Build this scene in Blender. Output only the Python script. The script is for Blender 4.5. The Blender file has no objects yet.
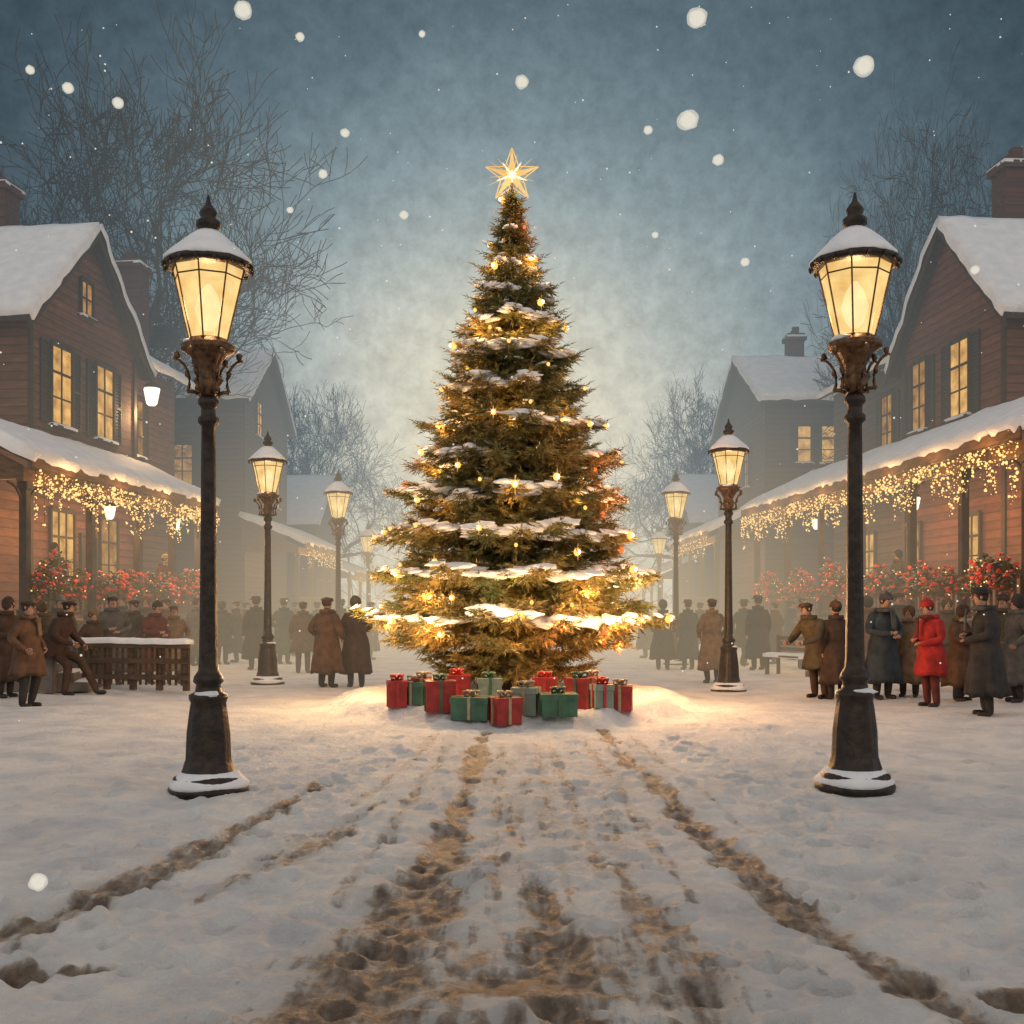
import bpy, bmesh, math, random
import numpy as np
from mathutils import Vector, Matrix, noise as mn
R=math.radians; PI=math.pi
random.seed(7)
C=bpy.context.scene.collection
sc=bpy.context.scene
sc.view_settings.view_transform='Standard'; sc.view_settings.look='None'; sc.view_settings.exposure=0
F=1098.0; EYE=1.65; HZ=605.0

# ------------------------------------------------------------------ materials
def N(nt,t,**k):
    n=nt.nodes.new(t)
    for a,b in k.items(): setattr(n,a,b)
    return n
def mathn(nt,op,a,b=None,c=None,clamp=False):
    n=nt.nodes.new('ShaderNodeMath'); n.operation=op; n.use_clamp=clamp
    for i,v in enumerate((a,b,c)):
        if v is None: continue
        if isinstance(v,(int,float)): n.inputs[i].default_value=v
        else: nt.links.new(v,n.inputs[i])
    return n.outputs[0]
def ramp(nt,fac,stops,interp='LINEAR'):
    r=nt.nodes.new('ShaderNodeValToRGB'); r.color_ramp.interpolation=interp
    e=r.color_ramp.elements
    while len(e)<len(stops): e.new(0.5)
    for i,(p,c) in enumerate(stops):
        e[i].position=p; e[i].color=(c[0],c[1],c[2],1) if not isinstance(c,(int,float)) else (c,c,c,1)
    nt.links.new(fac,r.inputs[0]); return r.outputs[0]
def mixc(nt,fac,a,b,bt='MIX'):
    n=nt.nodes.new('ShaderNodeMix'); n.data_type='RGBA'; n.blend_type=bt
    for i,v in ((0,fac),(6,a),(7,b)):
        if isinstance(v,(int,float)): n.inputs[i].default_value=v
        elif isinstance(v,tuple): n.inputs[i].default_value=(v[0],v[1],v[2],1)
        else: nt.links.new(v,n.inputs[i])
    return n.outputs[2]
# painted mist: haze glow mixed into surface materials, stronger with world depth
def make_painted_mist():
    ng=bpy.data.node_groups.new('painted_mist','ShaderNodeTree')
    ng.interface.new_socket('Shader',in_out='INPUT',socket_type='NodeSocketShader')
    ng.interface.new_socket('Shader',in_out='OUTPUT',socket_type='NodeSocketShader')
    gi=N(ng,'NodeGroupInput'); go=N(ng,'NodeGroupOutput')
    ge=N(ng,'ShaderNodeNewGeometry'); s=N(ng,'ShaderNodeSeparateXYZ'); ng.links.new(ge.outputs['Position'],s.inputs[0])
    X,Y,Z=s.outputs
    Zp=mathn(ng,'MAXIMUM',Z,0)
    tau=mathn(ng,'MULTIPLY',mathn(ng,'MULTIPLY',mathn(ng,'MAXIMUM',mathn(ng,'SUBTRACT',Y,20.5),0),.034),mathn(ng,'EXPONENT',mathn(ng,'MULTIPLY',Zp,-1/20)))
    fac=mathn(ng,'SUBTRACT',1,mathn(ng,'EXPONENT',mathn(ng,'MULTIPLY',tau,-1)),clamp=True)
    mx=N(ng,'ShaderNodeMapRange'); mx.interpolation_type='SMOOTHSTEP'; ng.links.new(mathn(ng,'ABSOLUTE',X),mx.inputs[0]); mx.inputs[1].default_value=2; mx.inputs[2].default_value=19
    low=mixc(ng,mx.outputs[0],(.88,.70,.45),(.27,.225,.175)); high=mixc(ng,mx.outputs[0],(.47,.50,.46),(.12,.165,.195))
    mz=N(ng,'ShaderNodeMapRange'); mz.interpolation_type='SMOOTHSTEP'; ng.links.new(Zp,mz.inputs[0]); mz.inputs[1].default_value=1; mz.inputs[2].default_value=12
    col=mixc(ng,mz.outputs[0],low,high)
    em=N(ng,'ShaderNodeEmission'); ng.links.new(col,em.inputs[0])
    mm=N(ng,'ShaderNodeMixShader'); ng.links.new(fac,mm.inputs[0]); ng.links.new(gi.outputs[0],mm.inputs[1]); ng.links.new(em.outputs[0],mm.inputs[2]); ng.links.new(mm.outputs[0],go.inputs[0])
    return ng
PAINTED_MIST=make_painted_mist()
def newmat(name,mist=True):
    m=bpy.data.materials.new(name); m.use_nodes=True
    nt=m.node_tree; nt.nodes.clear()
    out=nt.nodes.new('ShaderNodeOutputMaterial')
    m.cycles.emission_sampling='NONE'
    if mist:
        g=nt.nodes.new('ShaderNodeGroup'); g.node_tree=PAINTED_MIST; nt.links.new(g.outputs[0],out.inputs[0])
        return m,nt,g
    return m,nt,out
def mat(name,c1,c2=None,scale=5,rough=.8,bump=.25,bscale=25,metal=0,dist=.01,stretch=(1,1,1),dust=0):
    m,nt,out=newmat(name)
    if c2 is None: c2=tuple(x*.6 for x in c1)
    tc=N(nt,'ShaderNodeTexCoord'); mp=N(nt,'ShaderNodeMapping'); mp.inputs['Scale'].default_value=stretch
    nt.links.new(tc.outputs['Object'],mp.inputs[0])
    n1=N(nt,'ShaderNodeTexNoise'); n1.inputs['Scale'].default_value=scale; n1.inputs['Detail'].default_value=4
    nt.links.new(mp.outputs[0],n1.inputs['Vector'])
    col=ramp(nt,n1.outputs[0],[(.32,c2),(.68,c1)])
    if dust:
        g=N(nt,'ShaderNodeNewGeometry'); s=N(nt,'ShaderNodeSeparateXYZ'); nt.links.new(g.outputs['Normal'],s.inputs[0])
        n3=N(nt,'ShaderNodeTexNoise'); n3.inputs['Scale'].default_value=9; nt.links.new(tc.outputs['Object'],n3.inputs['Vector'])
        f=mathn(nt,'MULTIPLY',mathn(nt,'SUBTRACT',mathn(nt,'ADD',s.outputs[2],n3.outputs[0]),1.1,clamp=True),dust*3,clamp=True)
        col=mixc(nt,f,col,(.75,.77,.8))
    b=N(nt,'ShaderNodeBsdfPrincipled'); b.inputs['Roughness'].default_value=rough; b.inputs['Metallic'].default_value=metal
    nt.links.new(col,b.inputs['Base Color'])
    if bump:
        n2=N(nt,'ShaderNodeTexNoise'); n2.inputs['Scale'].default_value=bscale; n2.inputs['Detail'].default_value=3
        nt.links.new(mp.outputs[0],n2.inputs['Vector'])
        bp=N(nt,'ShaderNodeBump'); bp.inputs['Strength'].default_value=bump; bp.inputs['Distance'].default_value=dist
        nt.links.new(n2.outputs[0],bp.inputs['Height']); nt.links.new(bp.outputs[0],b.inputs['Normal'])
    nt.links.new(b.outputs[0],out.inputs[0]); return m
def emat(name,col,st,transp=0,vary=0,scale=4):
    m,nt,out=newmat(name)
    e=N(nt,'ShaderNodeEmission'); e.inputs[0].default_value=(*col,1); e.inputs[1].default_value=st
    if vary:
        tc=N(nt,'ShaderNodeTexCoord'); n1=N(nt,'ShaderNodeTexNoise'); n1.inputs['Scale'].default_value=scale; n1.inputs['Detail'].default_value=3
        nt.links.new(tc.outputs['Object'],n1.inputs['Vector'])
        c=ramp(nt,n1.outputs[0],[(.3,tuple(x*(1-vary) * k for x,k in zip(col,(1,.8,.6)))),(.7,col)])
        nt.links.new(c,e.inputs[0])
    if transp:
        t=N(nt,'ShaderNodeBsdfTransparent'); mx=N(nt,'ShaderNodeMixShader'); mx.inputs[0].default_value=transp
        nt.links.new(e.outputs[0],mx.inputs[1]); nt.links.new(t.outputs[0],mx.inputs[2]); nt.links.new(mx.outputs[0],out.inputs[0])
    else: nt.links.new(e.outputs[0],out.inputs[0])
    return m
def clapboard(name,c1,c2):
    m,nt,out=newmat(name)
    tc=N(nt,'ShaderNodeTexCoord'); s=N(nt,'ShaderNodeSeparateXYZ'); nt.links.new(tc.outputs['Object'],s.inputs[0])
    zz=mathn(nt,'MULTIPLY',s.outputs[2],4.6); fr=mathn(nt,'FRACT',zz); fl=mathn(nt,'FLOOR',zz)
    mp=N(nt,'ShaderNodeMapping'); mp.inputs['Scale'].default_value=(1,1,5); nt.links.new(tc.outputs['Object'],mp.inputs[0])
    n1=N(nt,'ShaderNodeTexNoise'); n1.inputs['Scale'].default_value=2.2; n1.inputs['Detail'].default_value=7; n1.inputs['Roughness'].default_value=.65; nt.links.new(mp.outputs[0],n1.inputs['Vector'])
    wn=N(nt,'ShaderNodeTexWhiteNoise'); wn.noise_dimensions='1D'; nt.links.new(fl,wn.inputs['W'])
    col=ramp(nt,mathn(nt,'ADD',n1.outputs[0],mathn(nt,'MULTIPLY',mathn(nt,'SUBTRACT',wn.outputs[0],.5),.22)),[(.3,c2),(.7,c1)])
    dk=ramp(nt,fr,[(0,.2),(.14,.75),(.24,1),(1,.85)])
    col=mixc(nt,1.0,col,dk,'MULTIPLY')
    b=N(nt,'ShaderNodeBsdfPrincipled'); b.inputs['Roughness'].default_value=.75; nt.links.new(col,b.inputs['Base Color'])
    bp=N(nt,'ShaderNodeBump'); bp.inputs['Strength'].default_value=.9; bp.inputs['Distance'].default_value=.03
    nt.links.new(mathn(nt,'ADD',mathn(nt,'SUBTRACT',1,fr),mathn(nt,'MULTIPLY',n1.outputs[0],.4)),bp.inputs['Height']); nt.links.new(bp.outputs[0],b.inputs['Normal'])
    nt.links.new(b.outputs[0],out.inputs[0]); return m
def brickmat(name):
    m,nt,out=newmat(name)
    tc=N(nt,'ShaderNodeTexCoord'); mp=N(nt,'ShaderNodeMapping'); mp.inputs['Rotation'].default_value=(R(90),0,0)
    nt.links.new(tc.outputs['Object'],mp.inputs[0])
    br=N(nt,'ShaderNodeTexBrick'); br.inputs['Scale'].default_value=4.5
    br.inputs['Color1'].default_value=(.13,.05,.035,1); br.inputs['Color2'].default_value=(.06,.032,.025,1); br.inputs['Mortar'].default_value=(.09,.075,.065,1)
    nt.links.new(mp.outputs[0],br.inputs['Vector'])
    b=N(nt,'ShaderNodeBsdfPrincipled'); b.inputs['Roughness'].default_value=.9
    nt.links.new(br.outputs[0],b.inputs['Base Color']); nt.links.new(b.outputs[0],out.inputs[0]); return m

SNOW=mat('snow',(.88,.88,.89),(.74,.76,.80),3,.65,.5,14,dist=.03)
IRON=mat('aged_iron',(.050,.033,.024),(.016,.013,.011),14,.34,.4,36,metal=.45,dist=.015)
GOLDIRON=mat('bronzed_iron',(.20,.10,.042),(.045,.025,.015),18,.38,.4,40,metal=.5)
GLASS=emat('warm_lamp_glass',(1.0,.74,.31),1.15,.12,.26,5)
BULB=emat('lamp_bulb',(1,.9,.62),2.8,.4)
WOODA=clapboard('brown_clapboard',(.215,.092,.052),(.085,.036,.023))
WOODB=clapboard('red_brown_clapboard',(.225,.082,.048),(.09,.034,.023))
WOODC=clapboard('grey_brown_clapboard',(.12,.075,.06),(.055,.040,.034))
TRIM=mat('dark_trim_wood',(.05,.032,.024),(.022,.015,.012),6,.7,.3,20)
SHUT=mat('slate_shutter_paint',(.040,.036,.034),(.018,.018,.018),8,.6,.3,40,stretch=(1,1,6))
PORCHW=mat('porch_wood',(.17,.085,.042),(.07,.038,.022),4,.7,.3,18,stretch=(1,1,4))
ROOFM=mat('dark_shingles',(.06,.05,.048),(.03,.027,.027),8,.85,.5,14)
BRICK=brickmat('chimney_brick')
STONE=mat('grey_stone',(.25,.23,.21),(.14,.13,.12),5,.9,.5,12)
PANE=emat('lit_window',(1.0,.56,.16),1.08,0,.65,2.6)
PANED=emat('dim_lit_window',(.80,.40,.11),.75,0,.75,2.6)
BARK=mat('bare_bark',(.055,.05,.05),(.03,.03,.032),6,.9,.4,20)
TBARK=mat('fir_bark',(.07,.04,.025),(.03,.018,.012),8,.9,.5,20,stretch=(1,1,.3))
FOL=mat('fir_needles',(.29,.195,.05),(.085,.11,.03),1.3,.6,0,dust=.20)
LEAF=mat('bush_leaves',(.12,.095,.035),(.05,.055,.022),5,.6,0,dust=.4)
BERRY=mat('red_blossom',(.75,.07,.03),(.42,.03,.02),9,.5,0)
FAIRY=emat('fairy_bulb',(1,.58,.19),1.8,0)
TBULB=emat('amber_tree_bulb',(1,.50,.12),1.8,0)
RBULB=emat('red_tree_bulb',(1,.20,.05),1.3,0)
CORE=emat('bulb_filament',(1,.86,.5),3,0)
STARM=emat('star_glow',(1,.66,.24),1.2,0,.3,3)
STARB=emat('star_core',(1,.85,.48),1.8,0)
WIRE=mat('green_wire',(.02,.035,.02),None,5,.6,0)
FLAKE=emat('self_lit_flake',(.95,.9,.76),.8,.0)  # flakes emit their own brightness in place of lamp light on snow
FLAKEH=emat('self_lit_flake_fringe',(.95,.9,.76),.8,.6)  # same self-glow on a see-through shell around the big flakes

# ------------------------------------------------------------------ mesh builder
class MB:
    def __init__(s): s.v=[]; s.f=[]
    def add(s,v,f):
        o=len(s.v); s.v+= [tuple(p) for p in v]; s.f+=[tuple(i+o for i in q) for q in f]; return s
    def mm(s,x0,x1,y0,y1,z0,z1):
        return s.add([(x0,y0,z0),(x1,y0,z0),(x1,y1,z0),(x0,y1,z0),(x0,y0,z1),(x1,y0,z1),(x1,y1,z1),(x0,y1,z1)],
              [(0,3,2,1),(4,5,6,7),(0,1,5,4),(1,2,6,5),(2,3,7,6),(3,0,4,7)])
    def ob(s,O,a,n,a0,a1,n0,n1,z0,z1):
        P=lambda x,y,z:(O[0]+a[0]*x+n[0]*y,O[1]+a[1]*x+n[1]*y,O[2]+z)
        return s.add([P(a0,n0,z0),P(a1,n0,z0),P(a1,n1,z0),P(a0,n1,z0),P(a0,n0,z1),P(a1,n0,z1),P(a1,n1,z1),P(a0,n1,z1)],
              [(0,3,2,1),(4,5,6,7),(0,1,5,4),(1,2,6,5),(2,3,7,6),(3,0,4,7)])
    def tube(s,pts,rad,n=8):
        pts=[Vector(p) for p in pts]; vs=[]; fs=[]; k=len(pts)
        up=None
        for i,p in enumerate(pts):
            d=(pts[min(i+1,k-1)]-pts[max(i-1,0)]).normalized()
            if up is None: up=Vector((0,0,1)) if abs(d.z)<.9 else Vector((1,0,0))
            a=d.cross(up).normalized(); b=d.cross(a).normalized()
            r=rad[i] if isinstance(rad,(list,tuple)) else rad
            for j in range(n):
                t=2*PI*j/n; vs.append(p+a*math.cos(t)*r+b*math.sin(t)*r)
        for i in range(k-1):
            for j in range(n):
                fs.append((i*n+j,i*n+(j+1)%n,(i+1)*n+(j+1)%n,(i+1)*n+j))
        fs.append(tuple(range(n))[::-1]); fs.append(tuple((k-1)*n+j for j in range(n)))
        return s.add(vs,fs)
    def lathe(s,prof,n=24,c=(0,0,0),a0=0,sx=1,sy=1,mod=None):
        vs=[];fs=[];k=len(prof)
        for i,(r,z) in enumerate(prof):
            for j in range(n):
                t=2*PI*j/n+a0; rr=max(r,.0005)
                if mod: rr*=mod(i,t)
                vs.append((c[0]+rr*math.cos(t)*sx,c[1]+rr*math.sin(t)*sy,c[2]+z))
        for i in range(k-1):
            for j in range(n): fs.append((i*n+j,i*n+(j+1)%n,(i+1)*n+(j+1)%n,(i+1)*n+j))
        fs.append(tuple(range(n))[::-1]); fs.append(tuple((k-1)*n+j for j in range(n)))
        return s.add(vs,fs)
    def prism(s,poly,off):
        n=len(poly); off=Vector(off)
        v=[Vector(p) for p in poly]; v+= [p+off for p in v]
        fs=[tuple(range(n))[::-1],tuple(range(n,2*n))]+[(i,(i+1)%n,(i+1)%n+n,i+n) for i in range(n)]
        return s.add(v,fs)
    def blob(s,c,sz,sub=2,nz=.15,rot=0,sd=0,tilt=0):
        V,Fc=ICO[sub]; cr,sr=math.cos(rot),math.sin(rot); out=[]
        for p in V:
            k=1+nz*mn.noise(Vector(p)*1.6+Vector((sd*3.1+c[0]*2,c[1]*2,sd)))*1.6
            x,y,z=p[0]*sz[0]*k,p[1]*sz[1]*k,p[2]*sz[2]*k
            z+=x*tilt
            out.append((c[0]+x*cr-y*sr,c[1]+x*sr+y*cr,c[2]+z))
        return s.add(out,Fc)
    def snow(s,P,th=.12,n=14,m=8,edge=.12,jit=.03,sd=0):
        P00,P10,P11,P01=[Vector(p) for p in P]
        nr=(P10-P00).cross(P01-P00).normalized()
        if nr.z<0: nr=-nr
        vs=[];fs=[]
        for i in range(n+1):
            for j in range(m+1):
                u=i/n; v=j/m
                p=P00*(1-u)*(1-v)+P10*u*(1-v)+P11*u*v+P01*(1-u)*v
                e=min(u*n/m if n>m else u,(1-u)*n/m if n>m else 1-u,v,1-v)
                k=min(1,e/edge); k=.45+.55*math.sqrt(1-(1-k)**2)
                q=mn.noise(p*1.3+Vector((sd,0,0)))*.5+mn.noise(p*4+Vector((sd,7,0)))*.3
                edgep=(i in(0,n) or j in (0,m))
                jj=Vector((mn.noise(p*3+Vector((9,sd,0))),mn.noise(p*3+Vector((sd,0,5))),0))*jit if edgep else Vector()
                vs.append(p+nr*th*(k+q*.6)+jj)
        W=m+1
        for i in range(n):
            for j in range(m): fs.append((i*W+j,(i+1)*W+j,(i+1)*W+j+1,i*W+j+1))
        ring=[i*W for i in range(n+1)]+[n*W+j for j in range(1,m+1)]+[i*W+m for i in range(n-1,-1,-1)]+[j for j in range(m-1,0,-1)]
        o=len(vs)
        for q in ring: vs.append(vs[q]-nr*th*.95-Vector((0,0,.02)))
        L=len(ring)
        for q in range(L): fs.append((ring[q],ring[(q+1)%L],o+(q+1)%L,o+q))
        return s.add(vs,fs)
    def build(s,name,m,parent=None,smooth=False,norm=True,loc=None):
        me=bpy.data.meshes.new(name); me.from_pydata(s.v,[],s.f)
        if norm:
            bm=bmesh.new(); bm.from_mesh(me); bmesh.ops.recalc_face_normals(bm,faces=bm.faces); bm.to_mesh(me); bm.free()
        for x in (m if isinstance(m,list) else [m]): me.materials.append(x)
        if smooth: me.polygons.foreach_set('use_smooth',[True]*len(me.polygons))
        me.update()
        o=bpy.data.objects.new(name,me); C.objects.link(o)
        if parent: o.parent=parent
        if loc: o.location=loc
        return o
ICO={}
for sub in (1,2,3):
    bm=bmesh.new(); bmesh.ops.create_icosphere(bm,subdivisions=sub,radius=1)
    bm.verts.ensure_lookup_table()
    ICO[sub]=([tuple(v.co) for v in bm.verts],[tuple(v.index for v in f.verts) for f in bm.faces]); bm.free()

def tag(o,label=None,cat=None,group=None,kind=None):
    if label: o['label']=label
    if cat: o['category']=cat
    if group: o['group']=group
    if kind: o['kind']=kind
    return o
def thing(name,label,cat,loc=(0,0,0),rz=0,group=None):
    o=bpy.data.objects.new(name,None); C.objects.link(o); o.location=loc; o.rotation_euler=(0,0,rz); o.empty_display_size=.2
    return tag(o,label,cat,group)
def copy_tree(o,parent=None):
    c=o.copy(); C.objects.link(c)
    if parent: c.parent=parent
    for ch in list(o.children): copy_tree(ch,c)
    return c
def light(loc,power,col=(1,.6,.28),rad=.06,parent=None,name='warm_light'):
    l=bpy.data.lights.new(name,'POINT'); l.energy=power; l.color=col; l.shadow_soft_size=rad
    o=bpy.data.objects.new(name,l); C.objects.link(o); o.location=loc
    if parent: o.parent=parent
    return o

# ------------------------------------------------------------------ ground
def vn(x,y,seed=0):
    xi=np.floor(x).astype(np.int64); yi=np.floor(y).astype(np.int64); fx=x-xi; fy=y-yi
    fx=fx*fx*(3-2*fx); fy=fy*fy*(3-2*fy)
    def h(a,b):
        k=(a*374761393+b*668265263+seed*974634777)&0x7fffffff
        k=((k^(k>>13))*1274126177)&0x7fffffff
        k=(k^(k>>16))
        return (k&0xffff)/65535.0
    return (h(xi,yi)*(1-fx)+h(xi+1,yi)*fx)*(1-fy)+(h(xi,yi+1)*(1-fx)+h(xi+1,yi+1)*fx)*fy-.5
def sst(a,b,x):
    t=np.clip((x-a)/(b-a),0,1); return t*t*(3-2*t)
TR=[
 ([(-.78,3.2,.36),(-.66,4.6,.36),(-.52,5.8,.27),(-.46,7.2,.17),(-.42,9,.12),(-.38,11.5,.09),(-.35,14.5,.06)],.80),
 ([(1.95,3.4,.12),(1.74,4.6,.13),(1.56,5.6,.14),(1.42,7.4,.12),(1.33,9,.11),(1.26,11,.10),(1.18,14.5,.06)],.78),
 ([(.22,3.2,.24),(.2,4.6,.20),(.17,5.6,.13),(.15,6.4,.07)],.82),
 ([(.78,3.8,.18),(.76,4.8,.20),(.70,5.9,.14),(.66,6.9,.05)],.62),
 ([(-2.75,4.9,.10),(-2.5,5.7,.14),(-2.15,7,.14),(-1.95,8.5,.11),(-1.75,10.2,.05)],.70),
 ([(-1.75,6.2,.05),(-1.5,6.9,.16),(-1.3,7.9,.15),(-1.1,9,.05)],.52),
 ([(-2.6,5.05,.05),(-2.2,5.0,.09),(-1.85,5.05,.04)],.85),
 ([(2.0,4.55,.1),(2.2,4.4,.16),(2.5,4.3,.1)],.75),
 ([(-.05,4.2,.03),(-.08,5.6,.04),(-.1,7.0,.04),(-.12,9.5,.04),(-.12,13,.04)],.45),
 ([(.06,3.8,.03),(.06,5.6,.03),(.07,9,.03)],.5),
 ([(.32,5.5,.03),(.30,8,.04),(.27,13,.04)],.42),
 ([(.55,6.5,.05),(.5,9,.05),(.45,13,.05)],.46),
 ([(1.0,6,.04),(.95,9,.05),(.88,13,.04)],.44),
 ([(-.95,6,.04),(-.85,9,.05),(-.75,13,.05)],.46),
 ([(-1.3,9,.04),(-1.1,11,.05),(-.95,14,.05)],.42),
 ([(1.75,8,.04),(1.65,10,.05),(1.5,14,.05)],.42),
]
rg=random.Random(3)
DENTS=[]
for i in range(380):
    y=3.6+12*rg.random()**1.25; x=rg.uniform(-1,1)*(1.2+y*.45)
    DENTS.append((x,y,rg.uniform(.04,.11),rg.uniform(.025,.055)))
# two walking trails of footprints
for x0,y0,x1,y1 in ((-2.4,4.6,-1.2,13),(2.6,5.2,1.9,14),(1.15,4.2,2.4,9)):
    n_=int(math.hypot(x1-x0,y1-y0)/.36)
    for k in range(n_):
        t=k/n_; DENTS.append((x0+(x1-x0)*t+(.09 if k%2 else -.09),y0+(y1-y0)*t,.075,.075))
CL=[]
for i in range(380):
    y=3.6+11*rg.random()**1.2; x=rg.uniform(-1,1)*(1.2+y*.45)
    CL.append((x,y,rg.uniform(.014,.05),rg.uniform(.012,.035)))
def hfun(X,Y):
    X=np.asarray(X,float); Y=np.asarray(Y,float)
    dirt=np.zeros_like(X)
    wob=vn(X*2.3,Y*2.3,5)*.14+vn(X*7,Y*5,6)*.09+vn(X*19,Y*14,66)*.05
    for pl,st in TR:
        best=np.full(X.shape,9.0)
        for (x0,y0,w0),(x1,y1,w1) in zip(pl[:-1],pl[1:]):
            dx,dy=x1-x0,y1-y0; t=np.clip(((X-x0)*dx+(Y-y0)*dy)/(dx*dx+dy*dy),0,1)
            d=np.hypot(X-x0-dx*t,Y-y0-dy*t)+wob*(.5 if w0<.06 else 1)
            best=np.minimum(best,d/(w0+(w1-w0)*t))
        dirt=np.maximum(dirt,st*(1-sst(.4,1.7,best)))
    fade=1-sst(14,22,Y)
    cen=np.exp(-((X-.2)/1.2)**2)*(1-sst(12,16,Y))
    dirt=np.maximum(dirt,cen*(.22+.50*vn(X*9,Y*.8,41)+.3*vn(X*3,Y*1.2,42)))
    pud=np.exp(-((X+.05)/.95)**2)*(1-sst(4.7,6.4,Y+wob*3))
    dirt=np.maximum(dirt,pud*(.66+.6*vn(X*4,Y*3,47)+.4*vn(X*11,Y*8,48)))
    dirt=np.clip(dirt,0,1)
    h=.07*vn(X*.5,Y*.5,1)+.06*vn(X*1.4,Y*1.4,2)*(.3+.7*fade)+.036*vn(X*4,Y*4,3)*fade+.022*vn(X*9,Y*9,4)*fade+.012*vn(X*22,Y*22,8)*fade+.006*vn(X*45,Y*45,88)*fade
    edge=np.clip(dirt*(1-dirt)*4,0,1)
    h=h-.045*dirt+.03*edge*(vn(X*5,Y*5,9)+.6)
    h=h+dirt*(.018*vn(X*7,Y*5,12)+.016*vn(X*24,Y*14,13))
    h=h+cen*.02*vn(X*13,Y*1.2,44)
    for x,y,r,dp in DENTS:
        m=(np.abs(X-x)<r*3)&(np.abs(Y-y)<r*3)
        if m.any():
            q=((X[m]-x)**2+((Y[m]-y)*.8)**2)/r**2
            h[m]+=-dp*np.exp(-q*q)+dp*.3*np.exp(-(np.sqrt(q)-1.4)**2*5)
    for x,y,r,dp in CL:
        m=(np.abs(X-x)<r*3)&(np.abs(Y-y)<r*3)
        if m.any():
            q=((X[m]-x)**2+(Y[m]-y)**2)/r**2
            h[m]+=dp*np.exp(-q*q)
    d=np.hypot(X,(Y-18.0)*.95)+.5*vn(X*1.1,Y*1.1,21)
    h=h+.20*(1-sst(2.5,3.3,d))
    h=h+(.12*(vn(X*3.1,Y*3.1,23)+.35)+.05*vn(X*8,Y*8,24))*np.exp(-((d-2.85)/.35)**2)
    h=h+.10*sst(5.5,9,np.abs(X))*(vn(X*1.1,Y*1.1,31)+.5)
    return h,dirt
def gz(x,y):
    h,_=hfun(np.array([x]),np.array([y])); return float(h[0])
ys=[-30,-12,-4,0,1.5,2.4]
y=3.0
while y<62: ys.append(y); y*=1.0045
ys+=[65,70,78,90,105,125,150,175,200]
xs=[0.0]; x=0; st=.015
while x<3.0: x+=st; xs.append(x)
while x<200: st*=1.055; x+=st; xs.append(x)
xs=sorted(set([-q for q in xs]+xs))
XX,YY=np.meshgrid(np.array(xs),np.array(ys))
HH,DD=hfun(XX.copy(),YY.copy())
nx,ny=len(xs),len(ys)
V=np.stack([XX,YY,HH],-1).reshape(-1,3)
idx=np.arange(nx*ny).reshape(ny,nx)
Q=np.stack([idx[:-1,:-1],idx[:-1,1:],idx[1:,1:],idx[1:,:-1]],-1).reshape(-1,4)
me=bpy.data.meshes.new('ground')
me.vertices.add(len(V)); me.vertices.foreach_set('co',V.ravel())
me.loops.add(Q.size); me.loops.foreach_set('vertex_index',Q.ravel().astype(np.int32))
me.polygons.add(len(Q)); me.polygons.foreach_set('loop_start',np.arange(0,Q.size,4,dtype=np.int32)); me.polygons.foreach_set('loop_total',np.full(len(Q),4,dtype=np.int32))
me.update(); me.validate()
at=me.attributes.new('dirt','FLOAT','POINT'); at.data.foreach_set('value',DD.ravel().astype(np.float32))
me.polygons.foreach_set('use_smooth',[True]*len(me.polygons))
gm,nt,out=newmat('snowy_ground')
tc=N(nt,'ShaderNodeTexCoord'); A=N(nt,'ShaderNodeAttribute',attribute_name='dirt')
n1=N(nt,'ShaderNodeTexNoise'); n1.inputs['Scale'].default_value=4.5; n1.inputs['Detail'].default_value=8; n1.inputs['Roughness'].default_value=.66
nt.links.new(tc.outputs['Object'],n1.inputs['Vector'])
mp=N(nt,'ShaderNodeMapping'); mp.inputs['Scale'].default_value=(15,3.0,4); nt.links.new(tc.outputs['Object'],mp.inputs[0])
n5=N(nt,'ShaderNodeTexNoise'); n5.inputs['Scale'].default_value=1; n5.inputs['Detail'].default_value=6; nt.links.new(mp.outputs[0],n5.inputs['Vector'])
f=mathn(nt,'ADD',A.outputs['Fac'],mathn(nt,'MULTIPLY',mathn(nt,'SUBTRACT',n1.outputs[0],.5),1.6))
f=mathn(nt,'ADD',f,mathn(nt,'MULTIPLY',mathn(nt,'SUBTRACT',n5.outputs[0],.5),1.3))
mask=ramp(nt,f,[(.42,0),(.60,.55),(.85,.90)])
n2=N(nt,'ShaderNodeTexNoise'); n2.inputs['Scale'].default_value=11; n2.inputs['Detail'].default_value=8; nt.links.new(tc.outputs['Object'],n2.inputs['Vector'])
dcol=ramp(nt,n2.outputs[0],[(.3,(.07,.043,.027)),(.52,(.17,.112,.073)),(.72,(.36,.27,.19))])
n3=N(nt,'ShaderNodeTexNoise'); n3.inputs['Scale'].default_value=1.3; n3.inputs['Detail'].default_value=9; n3.inputs['Roughness'].default_value=.66; nt.links.new(tc.outputs['Object'],n3.inputs['Vector'])
scol=ramp(nt,n3.outputs[0],[(.32,(.64,.65,.68)),(.58,(.90,.88,.85))])
slush=mixc(nt,mathn(nt,'MULTIPLY',A.outputs['Fac'],.85,clamp=True),scol,(.48,.40,.31))
col=mixc(nt,mask,slush,dcol)
b=N(nt,'ShaderNodeBsdfPrincipled'); nt.links.new(col,b.inputs['Base Color'])
nt.links.new(ramp(nt,mask,[(0,.65),(1,.45)]),b.inputs['Roughness'])
n4=N(nt,'ShaderNodeTexNoise'); n4.inputs['Scale'].default_value=16; n4.inputs['Detail'].default_value=8; n4.inputs['Roughness'].default_value=.68; nt.links.new(tc.outputs['Object'],n4.inputs['Vector'])
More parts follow.
